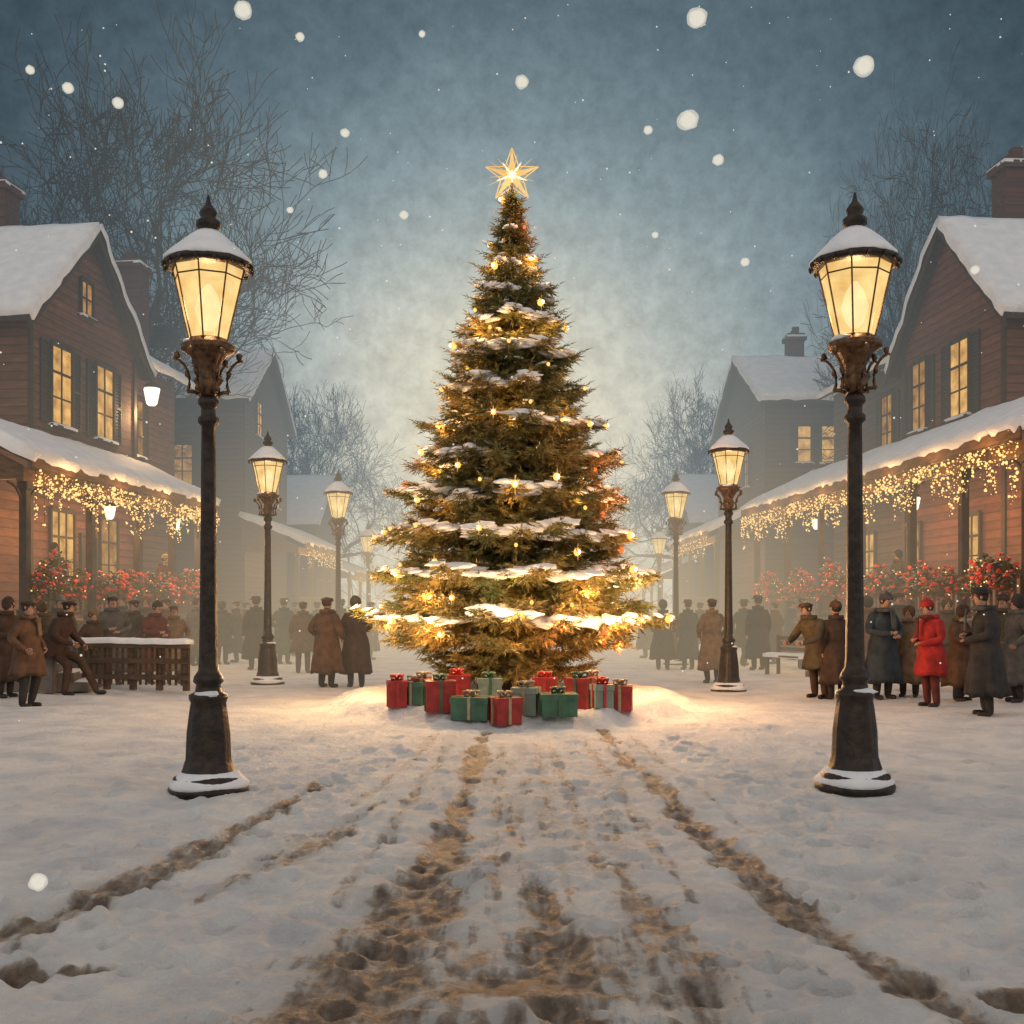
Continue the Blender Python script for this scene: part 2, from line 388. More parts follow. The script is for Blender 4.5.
bp=N(nt,'ShaderNodeBump'); bp.inputs['Strength'].default_value=1.0; bp.inputs['Distance'].default_value=.055
nt.links.new(mathn(nt,'SUBTRACT',mathn(nt,'ADD',mathn(nt,'MULTIPLY',n4.outputs[0],1.1),mathn(nt,'MULTIPLY',n1.outputs[0],.9)),mathn(nt,'MULTIPLY',mask,.3)),bp.inputs['Height']); nt.links.new(bp.outputs[0],b.inputs['Normal'])
nt.links.new(b.outputs[0],out.inputs[0]); me.materials.append(gm)
g=bpy.data.objects.new('ground',me); C.objects.link(g); tag(g,kind='structure')

# ------------------------------------------------------------------ sky dome
bm=bmesh.new(); bmesh.ops.create_uvsphere(bm,u_segments=64,v_segments=32,radius=165)
me=bpy.data.meshes.new('sky'); bm.to_mesh(me); bm.free()
sm,nt,out=newmat('winter_night_sky',False)
ge=N(nt,'ShaderNodeNewGeometry'); nv=N(nt,'ShaderNodeVectorMath',operation='NORMALIZE'); nt.links.new(ge.outputs['Position'],nv.inputs[0])
s=N(nt,'ShaderNodeSeparateXYZ'); nt.links.new(nv.outputs[0],s.inputs[0])
dn=N(nt,'ShaderNodeVectorMath',operation='DISTANCE'); nt.links.new(nv.outputs[0],dn.inputs[0]); dn.inputs[1].default_value=(0,.98,.15)
ns=N(nt,'ShaderNodeTexNoise'); ns.inputs['Scale'].default_value=3.2; ns.inputs['Detail'].default_value=8; ns.inputs['Roughness'].default_value=.62; nt.links.new(nv.outputs[0],ns.inputs['Vector'])
d=mathn(nt,'ADD',dn.outputs['Value'],mathn(nt,'MULTIPLY',mathn(nt,'SUBTRACT',ns.outputs[0],.5),.13))
col=ramp(nt,mathn(nt,'DIVIDE',d,2.0,clamp=True),[(0,(.78,.73,.56)),(.045,(.64,.64,.54)),(.085,(.41,.47,.46)),(.125,(.22,.30,.335)),(.175,(.105,.162,.20)),(.245,(.046,.078,.103)),(.34,(.09,.115,.145)),(.55,(.47,.49,.53)),(1.0,(.70,.63,.54))])  # last stops: sky overhead and behind camera brightened as added fill light
warm=mathn(nt,'MULTIPLY',mathn(nt,'EXPONENT',mathn(nt,'MULTIPLY',mathn(nt,'MAXIMUM',s.outputs[2],0),-8.5)),mathn(nt,'EXPONENT',mathn(nt,'MULTIPLY',mathn(nt,'POWER',mathn(nt,'ABSOLUTE',s.outputs[0]),2.0),-9.0)))
front=mathn(nt,'GREATER_THAN',s.outputs[1],0)
col=mixc(nt,mathn(nt,'MULTIPLY',mathn(nt,'MULTIPLY',warm,front),.85,clamp=True),col,(.92,.75,.50))
ns2=N(nt,'ShaderNodeTexNoise'); ns2.inputs['Scale'].default_value=60; ns2.inputs['Detail'].default_value=8; ns2.inputs['Roughness'].default_value=.7; nt.links.new(nv.outputs[0],ns2.inputs['Vector'])
col=mixc(nt,1.0,col,ramp(nt,ns2.outputs[0],[(.3,.80),(.7,1.16)]),'MULTIPLY')
e=N(nt,'ShaderNodeEmission'); nt.links.new(col,e.inputs[0]); e.inputs[1].default_value=1.0
nt.links.new(e.outputs[0],out.inputs[0])
me.materials.append(sm); me.polygons.foreach_set('use_smooth',[True]*len(me.polygons))
sk=bpy.data.objects.new('sky',me); C.objects.link(sk); tag(sk,kind='structure')

w=bpy.data.worlds.new('World'); sc.world=w; w.use_nodes=True; nt=w.node_tree; nt.nodes.clear()
out=N(nt,'ShaderNodeOutputWorld'); bg=N(nt,'ShaderNodeBackground'); st=N(nt,'ShaderNodeTexSky',sky_type='NISHITA'); st.sun_disc=False; st.sun_elevation=R(-4); st.sun_rotation=R(200)
nt.links.new(st.outputs[0],bg.inputs[0]); bg.inputs[1].default_value=.05; nt.links.new(bg.outputs[0],out.inputs[0])

# ------------------------------------------------------------------ camera
cd=bpy.data.cameras.new('camera'); cam=bpy.data.objects.new('camera',cd); C.objects.link(cam)
cam.location=(0,0,EYE); cam.rotation_euler=(R(90),0,0); cd.sensor_width=36; cd.lens=36*F/1024; cd.shift_y=(HZ-512)/1024; cd.clip_end=1000
sc.camera=cam

# ------------------------------------------------------------------ street lamps
def make_lamp(label):
    t=thing('street_lamp',label,'street lamp',group='ornate street lamps around the square')
    S=112.0
    prof=[(39,0),(39,6),(35,10),(34,16),(27,20),(24,27),(22,34),(21,60),(18,84),(17,90),(19,94),(19,98),(13,101),(12,108),(15,111),(14,116),(10,122),(9,134),(8.3,180),(7.6,260),(7,340),(6.6,366),(10,369),(10,374),(7,377),(7,384),(10,388),(10,392),(7,396)]
    MB().lathe([(r/S,z/S) for r,z in prof],32,mod=lambda i,t: (1+.045*math.cos(12*t)) if 5<=i<=9 or i>16 else 1).build('post',IRON,t,True)
    br=MB().lathe([(7/S,396/S),(9/S,402/S),(14/S,412/S),(10/S,416/S),(10/S,424/S),(16/S,436/S),(26/S,441/S),(27/S,446/S),(20/S,449/S),(19/S,452/S)],24,mod=lambda i,t:1+.10*math.cos(8*t) if 1<i<6 else 1)
    for k in range(6):
        a=2*PI*k/6+.2; ca,sa=math.cos(a),math.sin(a); pts=[];rr=[]
        for q in range(15):
            f=q/14
            rad=9+20*math.sin(f*PI*.5)+ (5*math.sin(f*9)); z=398+46*f+ (6*math.cos(f*9)-6)
            pts.append((ca*rad/S,sa*rad/S,z/S)); rr.append(.018*(1-f*.4))
        br.tube(pts,rr,6)
        br.blob((ca*30/S,sa*30/S,436/S),(.03,.03,.04),1,.3)
        br.blob((ca*20/S,sa*20/S,418/S),(.025,.025,.04),1,.3)
    br.build('bracket',GOLDIRON,t,True)
    fr=MB(); n=8; zb,zt,rb,rt=452/S,523/S,19/S,36/S
    for k in range(n):
        a=2*PI*k/n; fr.tube([(rb*math.cos(a),rb*math.sin(a),zb),(rt*math.cos(a),rt*math.sin(a),zt)],[.008,.008],5)
    for zz,rr in ((zb,rb),(zt,rt),(zt-.09,rt-.028)):
        p=[(rr*math.cos(2*PI*k/n),rr*math.sin(2*PI*k/n),zz) for k in range(n+1)]; fr.tube(p,.008,5)
    fr.build('lantern_frame',GOLDIRON,t)
    gl=MB(); v=[];f=[]
    for k in range(n):
        a=2*PI*k/n; v+= [(rb*.97*math.cos(a),rb*.97*math.sin(a),zb),(rt*.97*math.cos(a),rt*.97*math.sin(a),zt)]
    for k in range(n): f.append((2*k,2*((k+1)%n),2*((k+1)%n)+1,2*k+1))
    gl.add(v,f).build('glass',GLASS,t)
    MB().lathe([(.04,462/S),(.08,468/S),(.12,482/S),(.08,498/S),(.02,508/S)],16).build('bulb',BULB,t,True)
    cp=MB().lathe([(36/S,522/S),(43/S,524/S),(43/S,528/S),(36/S,534/S),(26/S,544/S),(15/S,554/S),(9/S,559/S),(8/S,562/S),(12/S,565/S),(12/S,570/S),(7/S,574/S),(9/S,579/S),(6/S,584/S),(3/S,588/S),(1/S,597/S)],24)
    for k in range(16):
        a=2*PI*k/16; cp.blob((43/S*math.cos(a),43/S*math.sin(a),524/S),(.022,.022,.035),1,0)
    cp.build('cap',IRON,t,True)
    MB().lathe([(42/S,528/S),(42.5/S,531/S),(36/S,538/S),(26/S,548/S),(16/S,557/S),(10/S,561/S),(8/S,560/S)],24,mod=lambda i,t:1+.04*math.cos(5*t+1)*(i<3)+.02*math.sin(11*t)).build('snow',SNOW,t,True)
    MB().lathe([(38/S,6.5/S),(39/S,10/S),(33/S,16/S),(29/S,21/S),(27/S,22/S)],24,mod=lambda i,t:1+.04*math.cos(3*t)).build('snow',SNOW,t,True)
    MB().blob((.03,-.1,99/S),(.12,.07,.03),2,.3).build('snow',SNOW,t,True)
    MB().blob((-.14,0,450/S),(.08,.1,.03),2,.3).build('snow',SNOW,t,True)
    light((0,0,487/S),400,(1,.62,.3),.1,t,'lantern_light')
    return t
lamp0=None
LP=[(-2.71,9.8,1.0,'large snow-capped street lamp nearest on the left side of the square'),
    (3.06,9.8,1.0,'large snow-capped street lamp nearest on the right side of the square'),
    (-5.05,22.7,.985,'middle-distance street lamp on the left, second from the camera'),
    (4.22,21.4,1.0,'middle-distance street lamp on the right, second from the camera'),
    (-4.7,29.7,1.0,'small hazy street lamp left of the tree, third along the left row'),
    (4.48,30,1.0,'small hazy street lamp right of the tree, third along the right row'),
    (-5.9,45,.95,'faint far street lamp in the mist, last of the left row'),
    (6.3,47,.95,'faint far street lamp in the mist, last of the right row')]
for i,(x,y,s_,lb) in enumerate(LP):
    if lamp0 is None: lamp0=make_lamp(lb); o=lamp0
    else: o=copy_tree(lamp0); o['label']=lb
    o.location=(x,y,gz(x,y)-.02); o.scale=(1,1,s_); o.rotation_euler=(0,0,i*.4)

# ------------------------------------------------------------------ christmas tree
TX,TY=0.0,19.0; TB=gz(0,19)
tr=thing('christmas_tree','tall lit fir tree with snowy boughs in the middle of the square','christmas tree',(TX,TY,TB))
MB().tube([(0,0,-.1),(0,0,.5),(0,0,3),(0,0,6),(0,0,8.4)],[.24,.17,.13,.07,.02],12).build('trunk',TBARK,tr,True)
rt=random.Random(11)
fv=[];ff=[]
def needle(p,d,L,wd):
    o=len(fv); q=Vector((rt.uniform(-1,1),rt.uniform(-1,1),rt.uniform(-1,1))); q=d.cross(q).normalized()*wd
    fv.append(tuple(p-q)); fv.append(tuple(p+q)); fv.append(tuple(p+d*L)); ff.append((o,o+1,o+2))
def twig(p0,d,L,dens=.036,nl=.10):
    n=max(3,int(L/dens)); side=d.cross(Vector((0,0,1))).normalized(); up=side.cross(d)
    for i in range(n):
        t=i/n; p=p0+d*(L*t)+Vector((0,0,-.06*L*t*t))
        for k in range(3):
            a=rt.uniform(0,2*PI)
            dd=(d*.8+side*math.cos(a)*.75+up*math.sin(a)*.6).normalized()
            needle(p,dd,nl*rt.uniform(.7,1.25)*(1.1-.4*t),.012)
    needle(p0+d*L,d,nl*1.2,.012)
wood=MB(); snm=MB(); spots=[]
H0,H1,RM=.62,8.45,2.60
def radz(z): return RM*max(0,(H1+.15-z)/(H1+.15-H0))**.97
z=.22; tier=0
while z<H1:
    fr=min(1,(H1+.15-z)/(H1+.15-H0)); rad=radz(z) if z>.55 else 1.0+z
    nb=max(7,int(6+rad*6.0)); a0=rt.uniform(0,6)
    ph=tier%3; tier_r=(1.10,.95,.86)[ph]
    snowy_t=(tier%6==0) or (tier%6==3)
    for k in range(nb):
        a=a0+2*PI*(k+rt.uniform(-.3,.3))/nb; L=rad*tier_r*rt.uniform(.86,1.07)
        h=Vector((math.cos(a),math.sin(a),0)); sd=Vector((-h.y,h.x,0))
        z0=z+.36*L+rt.uniform(-.07,.07); pts=[]
        nseg=8; dr_=rt.uniform(.46,.54)
        for q in range(nseg+1):
            t=q/nseg; dz=-dr_*L*t*(1.15-.35*t)+ .24*L*max(0,t-.6)*1.6
            pts.append(h*(L*t)+sd*(math.sin(t*2+k)*.03*L)+Vector((0,0,z0+dz)))
        wood.tube(pts,[.026*(1-.8*q/nseg)*(.4+fr) for q in range(nseg+1)],4)
        nt_=max(5,int(L/.085))
        for q in range(nt_):
            t=.22+.78*(q+rt.random()*.6)/nt_
            if t>1: t=1
            i=min(nseg-1,int(t*nseg)); f_=t*nseg-i; p=pts[i].lerp(pts[i+1],f_); dd=(pts[i+1]-pts[i]).normalized()
            TL=(.16+.32*(1-t)**.7*min(1,L/1.2))*rt.uniform(.75,1.25)*(.55+.45*min(1,L/1.6))
            for sg in (-1,1):
                dr=(dd*.75+sd*sg*rt.uniform(.5,.95)+Vector((0,0,rt.uniform(-.62,.15)))).normalized()
                twig(p,dr,TL)
            if rt.random()<.65: twig(p,(dd*.8+Vector((0,0,rt.uniform(-1.3,.3)))).normalized(),TL*.75)
        twig(pts[-2],(pts[-1]-pts[-2]).normalized()+Vector((0,0,.22)),.34*min(1,.4+L/2))
        if z>.5 and L>.3:
            sno=mn.noise(Vector((h.x*1.3,h.y*1.3,z*1.1)))
            if snowy_t and sno>-.30:
                tl=-.35; wd_=2*PI*L*.85/nb
                for q in range(10):
                    t=.48+.49*q/9+rt.uniform(-.03,.03); i=min(nseg-1,int(t*nseg)); p=pts[i].lerp(pts[min(nseg,i+1)],t*nseg-i)
                    w_=min(1,.45+L/2.2)*(1.15-.45*abs(q/9-.5)*2)
                    lat=rt.uniform(-.3,.3)*wd_
                    snm.blob((p.x+sd.x*lat,p.y+sd.y*lat,p.z+.085-abs(lat)*.25),(.13*w_,max(.12,wd_*.46)*rt.uniform(.65,1)*w_,.046*w_),2,.6,a,sd=q+k,tilt=tl)
            elif sno>-.1 and rt.random()<.35:
                for q in range(3):
                    t=rt.uniform(.55,.98); i=min(nseg-1,int(t*nseg)); p=pts[i].lerp(pts[i+1],t*nseg-i); w_=rt.uniform(.25,.5)
                    snm.blob((p.x,p.y,p.z+.05),(.15*w_,.19*w_,.05*w_),1,.5,a,sd=q)
            for tt in (.99,.76):
                if rt.random()<(.75 if tt>.9 else .3):
                    i=min(nseg-1,int(tt*nseg)); p=pts[i].lerp(pts[i+1],tt*nseg-i); spots.append((p,h))
        elif z>.5: spots.append((pts[-1],h))
    z+=.16+.09*fr; tier+=1
for k in range(16):
    a=k*2.4; twig(Vector((0,0,8.0+.035*k)),Vector((math.cos(a)*.5,math.sin(a)*.5,1)).normalized(),.2)
wood.build('branches',TBARK,tr,norm=False)
o=MB(); o.v=fv; o.f=ff; o.build('foliage',FOL,tr,norm=False)
snm.build('snow',SNOW,tr,True,norm=False)
ls=thing('light_string','string of amber and red bulbs wound around the fir tree','string lights',(TX,TY,TB))
rt.shuffle(spots)
vis=[s_ for s_ in spots if s_[1].y<.30]; hid=[s_ for s_ in spots if s_[1].y>=.30]
sel=[]; dmin=.62
while len(sel)<84 and dmin>.3:
    for s_ in vis:
        if len(sel)>=84: break
        if all((s_[0]-q[0]).length>dmin for q in sel): sel.append(s_)
    dmin-=.04
selb=hid[:12]
for i,(p,h) in enumerate(sel+selb):
    q=p+h*.10; red=(i%8==4)
    big=(.030,.044,.056)[i%3]
    b_=MB().blob(tuple(q),(big,big,big*1.15),2,0).build('bulb',RBULB if red else TBULB,ls,True)
    if not red and i%3:
        MB().blob(tuple(q+h*big*.9),(big*.6,big*.6,big*.7),1,0).build('filament',CORE,b_,True)
        sp=MB(); side=Vector((-h.y,h.x,0))
        for k in range(8):
            aa=k*PI/4; dr=side*math.cos(aa)+Vector((0,0,math.sin(aa))); Lr=big*(2.5 if k%2==0 else 1.8)
            sp.tube([q+h*.02,q+h*.02+dr*Lr],[.007,.0015],3)
        sp.build('glint_spikes',TBULB,b_)  # glowing spikes shaped to imitate each bulb's starburst glint
    if i%2==0: light(tuple(q+h*.26),(36 if q.z<1.9 else 13) if q.z<5 else 9,(1,.52,.18) if not red else (1,.25,.08),.07,ls)
wr=MB(); wp=[]
for zz in range(0,260):
    f_=zz/259; z_=.9+f_*7.2; r_=radz(z_)*.88; a=f_*2*PI*11
    wp.append((r_*math.cos(a),r_*math.sin(a),z_))
wr.tube(wp,.006,4).build('wire',WIRE,ls,norm=False)
for zz,rr in ((.9,1.9),(1.9,1.7),(3.2,1.4),(4.6,1.1),(6.0,.8),(7.3,.4)):
    for a in (-2.4,-1.57,-.7): light((rr*math.cos(a),rr*math.sin(a),zz),13,(1,.52,.17),.12,ls)
for a in (-2.6,-2.1,-1.57,-1.0,-.5): light((2.95*math.cos(a),2.95*math.sin(a),1.45),85,(1,.62,.30),.25,ls)  # added fill lamps in front of the boughs, no bulbs here, warm the snow

# star
stt=thing('star_tree_topper','glowing golden star on the very top of the fir tree','star',(TX,TY,TB+8.9))
def star(n,ro,ri,th,rot=PI/2):
    v=[(0,-th,0),(0,th,0)]; f=[]
    for k in range(2*n):
        a=rot+PI*k/n; r=ro if k%2==0 else ri; v.append((r*math.cos(a),0,r*math.sin(a)))
    m=2*n
    for k in range(m): f+= [(0,2+k,2+(k+1)%m),(1,2+(k+1)%m,2+k)]
    return MB().add(v,f)
star(5,.46,.11,.05).build('star',STARM,stt)
star(5,.29,.055,.03,-PI/2).build('rays',STARB,stt)
star(10,.18,.08,.09).build('core',STARB,stt)
m_=MB()
pt=[((.48 if k%2==0 else .20)*math.cos(PI/2+PI*k/5),0,(.48 if k%2==0 else .20)*math.sin(PI/2+PI*k/5)) for k in range(11)]
for a,b_ in zip(pt[:-1],pt[1:]): m_.tube([a,b_],.010,5)
for k in range(20):
    a=2*PI*k/20+.07; m_.tube([(.1*math.cos(a),0,.1*math.sin(a)),((.3+.08*(k%3))*math.cos(a),0,(.3+.08*(k%3))*math.sin(a))],[.008,.002],4)
m_.build('wire_frame',STARM,stt)
MB().tube([(0,0,-.7),(0,0,-.12)],.022,6).build('stem',GOLDIRON,stt)
light((0,-.3,0),45,(1,.7,.35),.15,stt)

# gifts
PAPR=mat('red_paper',(.42,.025,.02),(.22,.013,.012),7,.45,.1); PAPG=mat('green_paper',(.05,.15,.09),(.03,.08,.05),7,.5,.1)
PAPT=mat('pale_teal_paper',(.22,.28,.22),(.14,.19,.16),7,.5,.1); RIBW=mat('cream_ribbon',(.42,.33,.2),None,7,.4,0); RIBR=mat('crimson_ribbon',(.5,.03,.03),None,7,.4,0); RIBG=mat('dark_green_ribbon',(.05,.14,.07),None,7,.4,0)
GF=[(397,711,.26,.40,PAPR,RIBR,'narrow red gift box with crimson ribbon at the left end of the row'),
 (415,716,.33,.36,PAPG,RIBW,'green gift box with cream ribbon, second from the left end'),
 (440,712,.40,.46,PAPR,RIBG,'large red gift box with dark green ribbon left of the trunk'),
 (471,716,.50,.32,PAPG,RIBW,'wide low green gift box with cream ribbon left of the trunk'),
 (505,720,.36,.38,PAPR,RIBW,'red gift box with cream ribbon standing frontmost below the trunk'),
 (526,715,.34,.40,PAPT,RIBW,'pale teal gift box right beside the frontmost red box'),
 (558,715,.48,.32,PAPG,RIBG,'wide green gift box right of the pale teal box'),
 (580,710,.34,.48,PAPR,RIBG,'tall red gift box with dark green ribbon right of the trunk'),
 (602,712,.26,.34,PAPT,RIBR,'small pale teal gift box with crimson ribbon near the right end'),
 (620,711,.32,.38,PAPR,RIBW,'red gift box with cream ribbon at the right end of the row'),
 (457,706,.36,.48,PAPR,RIBR,'plain red gift box behind the wide low green box'),
 (592,705,.3,.44,PAPR,RIBW,'red gift box with cream ribbon half hidden behind the right boxes'),
 (424,706,.3,.42,PAPR,RIBW,'red gift box with cream ribbon half hidden behind the left boxes'),
 (489,707,.34,.44,PAPT,RIBG,'pale teal gift box with dark green ribbon behind the frontmost red box'),
 (545,706,.34,.44,PAPR,RIBR,'plain red gift box behind the wide green box on the right')]
for i,(px,py,wd,hh,pm,rm,lb) in enumerate(GF):
    D=16.0
    for _ in range(8): D=(EYE-gz((px-512)*D/F,D))*F/(py-2-HZ)*.5+D*.5
    X=(px-512)*D/F
    t=thing('gift_box',lb,'gift box',(X,D,gz(X,D)-.02),R([12,-20,8,-6,25,-14,5,-30,16,-8,4,20,-12,9,-5][i]),'gift boxes under the fir tree')
    h2=wd/2; hh*=.92
    MB().mm(-h2,h2,-h2*.85,h2*.85,0,hh).build('box',pm,t)
    MB().mm(-h2-.012,h2+.012,-h2*.85-.012,h2*.85+.012,hh-.07,hh+.012).build('lid',pm,t)
    r=MB(); rw=.02
    r.mm(-rw,rw,-h2*.85-.018,h2*.85+.018,.005,hh+.02); r.mm(-h2-.019,h2+.019,-rw,rw,.006,hh+.021)
    r.build('ribbon',rm,t)
    bw=MB()
    for a in (0,PI*.5,PI,PI*1.5):
        ca,sa=math.cos(a+.5),math.sin(a+.5)
        bw.tube([(0,0,hh+.02),(ca*.05,sa*.05,hh+.09),(ca*.11,sa*.11,hh+.085),(ca*.1,sa*.1,hh+.03),(0,0,hh+.02)],[.012,.022,.024,.018,.01],6)
    bw.blob((0,0,hh+.035),(.025,.025,.025),1,0); bw.build('bow',rm,t,True)

# ------------------------------------------------------------------ houses
class House:
    def __init__(s,label,loc,along,sg):
        ang=math.atan2(along[1],along[0]); s.root=thing('house',label,'house',(loc[0],loc[1],0),ang); s.s=sg; s.ang=ang
    def y(s,v): return s.s*v
    def P(s,u,v,z): return (u,s.s*v,z)
    def W(s,u,v,z=0):
        c,n=math.cos(s.ang),math.sin(s.ang); l=s.root.location; yy=s.s*v
        return (l.x+c*u-n*yy,l.y+n*u+c*yy,z)
    def bx(s,mb,u0,u1,v0,v1,z0,z1):
        a,b=sorted((s.y(v0),s.y(v1))); mb.mm(u0,u1,a,b,z0,z1); return mb
    def gable(s,u0,L,E,Rz,Wd,m,z0=0,ov=.28):
        um=u0+L/2
        MB().prism([s.P(u0,-Wd,z0),s.P(u0+L,-Wd,z0),s.P(u0+L,-Wd,E),s.P(um,-Wd,Rz),s.P(u0,-Wd,E)],Vector(s.P(0,Wd,0))).build('wall',m,s.root)
        sl=(Rz-E)/(L/2); th=.16; e=.55
        def ch(v0,v1,dz,th,name,mm,par):
            p=[s.P(u0-e,v0,E-e*sl+dz),s.P(um,v0,Rz+dz),s.P(u0+L+e,v0,E-e*sl+dz),s.P(u0+L+e,v0,E-e*sl+dz+th),s.P(um,v0,Rz+dz+th*1.2),s.P(u0-e,v0,E-e*sl+dz+th)]
            return MB().prism(p,Vector(s.P(0,v1-v0,0))).build(name,mm,par)
        rf=ch(-Wd-.4,ov,.02,th,'roof',ROOFM,s.root)
        ch(ov+.003,ov+.07,-.18,.36,'barge_board',TRIM,s.root)
        dz=.02+th*1.02
        for sgn in (0,1):
            ue=u0-e if sgn==0 else u0+L+e
            MB().snow([s.P(ue,-Wd-.4,E-e*sl+dz),s.P(ue,ov+.12,E-e*sl+dz),s.P(um,ov+.12,Rz+dz),s.P(um,-Wd-.4,Rz+dz)],.20,30,14,.15,.08,sd=u0+sgn).build('snow',SNOW,rf,True)
        for a,b in ((u0-.02,u0+.16),(u0+L-.16,u0+L+.02)):
            q=MB(); s.bx(q,a,b,.002,.05,z0,E-.05); q.build('corner_board',TRIM,s.root)
        return rf
    def chimney(s,par,u,v,w_,z0,z1,snow=True):
        c=MB(); s.bx(c,u-w_/2,u+w_/2,v-w_/2,v+w_/2,z0,z1-.3); s.bx(c,u-w_/2-.1,u+w_/2+.1,v-w_/2-.1,v+w_/2+.1,z1-.3,z1-.12); s.bx(c,u-w_/2-.03,u+w_/2+.03,v-w_/2-.03,v+w_/2+.03,z1-.12,z1)
        s.bx(c,u-.28,u-.02,v-.14,v+.12,z1,z1+.3); s.bx(c,u+.05,u+.28,v-.1,v+.1,z1,z1+.22)
        c.build('chimney',BRICK,par)
        if snow:
            q=MB(); x=w_/2+.1; q.snow([s.P(u-x,v-x,z1-.12),s.P(u+x,v-x,z1-.12),s.P(u+x,v+x,z1-.12),s.P(u-x,v+x,z1-.12)],.07,6,6,.3,.02); q.build('snow',SNOW,par,True)
    def win(s,u,z,w_,h,v=0,pane=PANE,shut=True,side=False,cols=2,rows=3):
        if side: O=s.P(0,u,z); a=(0,s.s); n=(-1,0)
        else: O=s.P(u,v,z); a=(1,0); n=(0,s.s)
        fr=MB(); t=.07; x=w_/2
        fr.ob(O,a,n,-x-t,-x,0,.09,-t,h+t); fr.ob(O,a,n,x,x+t,0,.09,-t,h+t); fr.ob(O,a,n,-x,x,0,.088,h,h+t+.05); fr.ob(O,a,n,-x,x,0,.088,-t,0)
        for c in range(1,cols): q=-x+w_*c/cols; fr.ob(O,a,n,q-.022,q+.022,.031,.06,0,h)
        for r in range(1,rows): q=h*r/rows; k=.032 if r==rows//2+ (rows%2) and rows>2 else .02; fr.ob(O,a,n,-x,x,.031,.058,q-k,q+k)
        f=fr.build('window',TRIM,s.root)
        MB().ob(O,a,n,-x,x,.004,.03,0,h).build('pane',pane,f)
        MB().ob(O,a,n,-x-.13,x+.13,0,.16,-t-.07,-t-.002).build('sill',TRIM,f)
        P_=lambda aa,nn,zz:(O[0]+a[0]*aa+n[0]*nn,O[1]+a[1]*aa+n[1]*nn,O[2]+zz)
        MB().snow([P_(-x-.13,0,-t),P_(x+.13,0,-t),P_(x+.13,.16,-t),P_(-x-.13,.16,-t)],.05,8,4,.3,.01).build('snow',SNOW,f,True)
        if shut:
            for sg in (-1,1):
                sh=MB(); c0=sg*(x+t+.03); c1=sg*(x+t+.03+w_*.42); l,r_=min(c0,c1),max(c0,c1)
                sh.ob(O,a,n,l,l+.05,.0,.06,-t,h+t); sh.ob(O,a,n,r_-.05,r_,.0,.06,-t,h+t)
                for zz in (-t,h*.48,h+t-.06): sh.ob(O,a,n,l+.05,r_-.05,0,.058,zz,zz+.07)
                ns_=int(h/.09)
                for q in range(ns_): sh.ob(O,a,n,l+.05,r_-.05,.01,.04,q*h/ns_+.005,q*h/ns_+.062)
                sh.build('shutter',SHUT,f)
        return f
    def porch(s,u0,u1,d,zf,zw,ze,posts,rail=True,m=PORCHW,roofth=.14):
        q=MB(); s.bx(q,u0,u1,.003,d-.25,zf-.15,zf); s.bx(q,u0,u1,d-.45,d-.27,0,zf-.152); q.build('porch_floor',m,s.root)
        p=[s.P(u0-.3,.0,zw),s.P(u0-.3,d+.05,ze),s.P(u0-.3,d+.05,ze+roofth),s.P(u0-.3,0,zw+roofth)]
        rf=MB().prism(p,(u1-u0+.6,0,0)).build('porch_roof',ROOFM,s.root)
        MB().snow([s.P(u0-.34,.01,zw+roofth),s.P(u1+.34,.01,zw+roofth),s.P(u1+.34,d+.1,ze+roofth-.02),s.P(u0-.34,d+.1,ze+roofth-.02)],.19,70,8,.25,.09,sd=u0).build('snow',SNOW,rf,True)
        q=MB(); s.bx(q,u0,u1,d-.42,d-.26,ze-.34,ze-.08)
        q.prism([s.P(u0+.02,.02,ze-.3),s.P(u0+.02,d-.3,ze-.3),s.P(u0+.02,d-.3,ze-.02),s.P(u0+.02,.02,zw-.06)],(.06,0,0))
        s.bx(q,u0-.3,u1+.3,d+.052,d+.09,ze-.16,ze+.1); q.build('porch_beam',m,s.root)
        for u in posts:
            r=MB(); s.bx(r,u-.085,u+.085,d-.42,d-.26,zf,ze-.342); s.bx(r,u-.12,u+.12,d-.455,d-.225,zf+.001,zf+.25); s.bx(r,u-.115,u+.115,d-.45,d-.23,ze-.5,ze-.343)
            for sg in (-1,1):
                pts=[]
                for k in range(7):
                    a=k/6*PI/2; pts.append(s.P(u+sg*(.09+.55*(1-math.cos(a))),d-.34,ze-.95+.55*math.sin(a)))
                r.tube(pts,.03,5)
            r.build('porch_post',TRIM if m is PORCHW else m,s.root)
        if rail:
            r=MB(); ps=sorted(posts)
            for a,b in zip(ps[:-1],ps[1:]):
                s.bx(r,a+.09,b-.09,d-.385,d-.295,zf+.92,zf+1.0); s.bx(r,a+.09,b-.09,d-.375,d-.305,zf+.12,zf+.19)
                k=int((b-a)/.22)
                for j in range(1,k): uu=a+(b-a)*j/k; s.bx(r,uu-.022,uu+.022,d-.362,d-.318,zf+.19,zf+.92)
            r.build('railing',m,s.root)
    def fairy(s,u0,u1,d,ze,label,n=900,drop=.65):
        t=thing('fairy_lights',label,'fairy lights',s.W((u0+u1)/2,d,ze),s.ang); r=random.Random(int(u1*100)+3)
        uc=(u0+u1)/2; pts=[]
        wr_=MB(); nn=int((u1-u0)/.16)
        line=[((u0+(u1-u0)*k/nn)-uc, s.s*.11, -.14) for k in range(nn+1)]
        wr_.tube(line,.008,4)
        for k in range(nn+1):
            L=drop*(.45+.55*abs(math.sin(k*.23+1)))*r.uniform(.4,1.25)
            x,y_,z_=line[k]; wr_.tube([(x,y_,z_),(x+.02,y_,z_-L)],.004,3)
            m=max(2,int(n/nn*r.uniform(.6,1.4)))
            for j in range(m): pts.append((x+r.uniform(-.03,.03),y_+r.uniform(-.04,.03),z_-L*r.random()**.9))
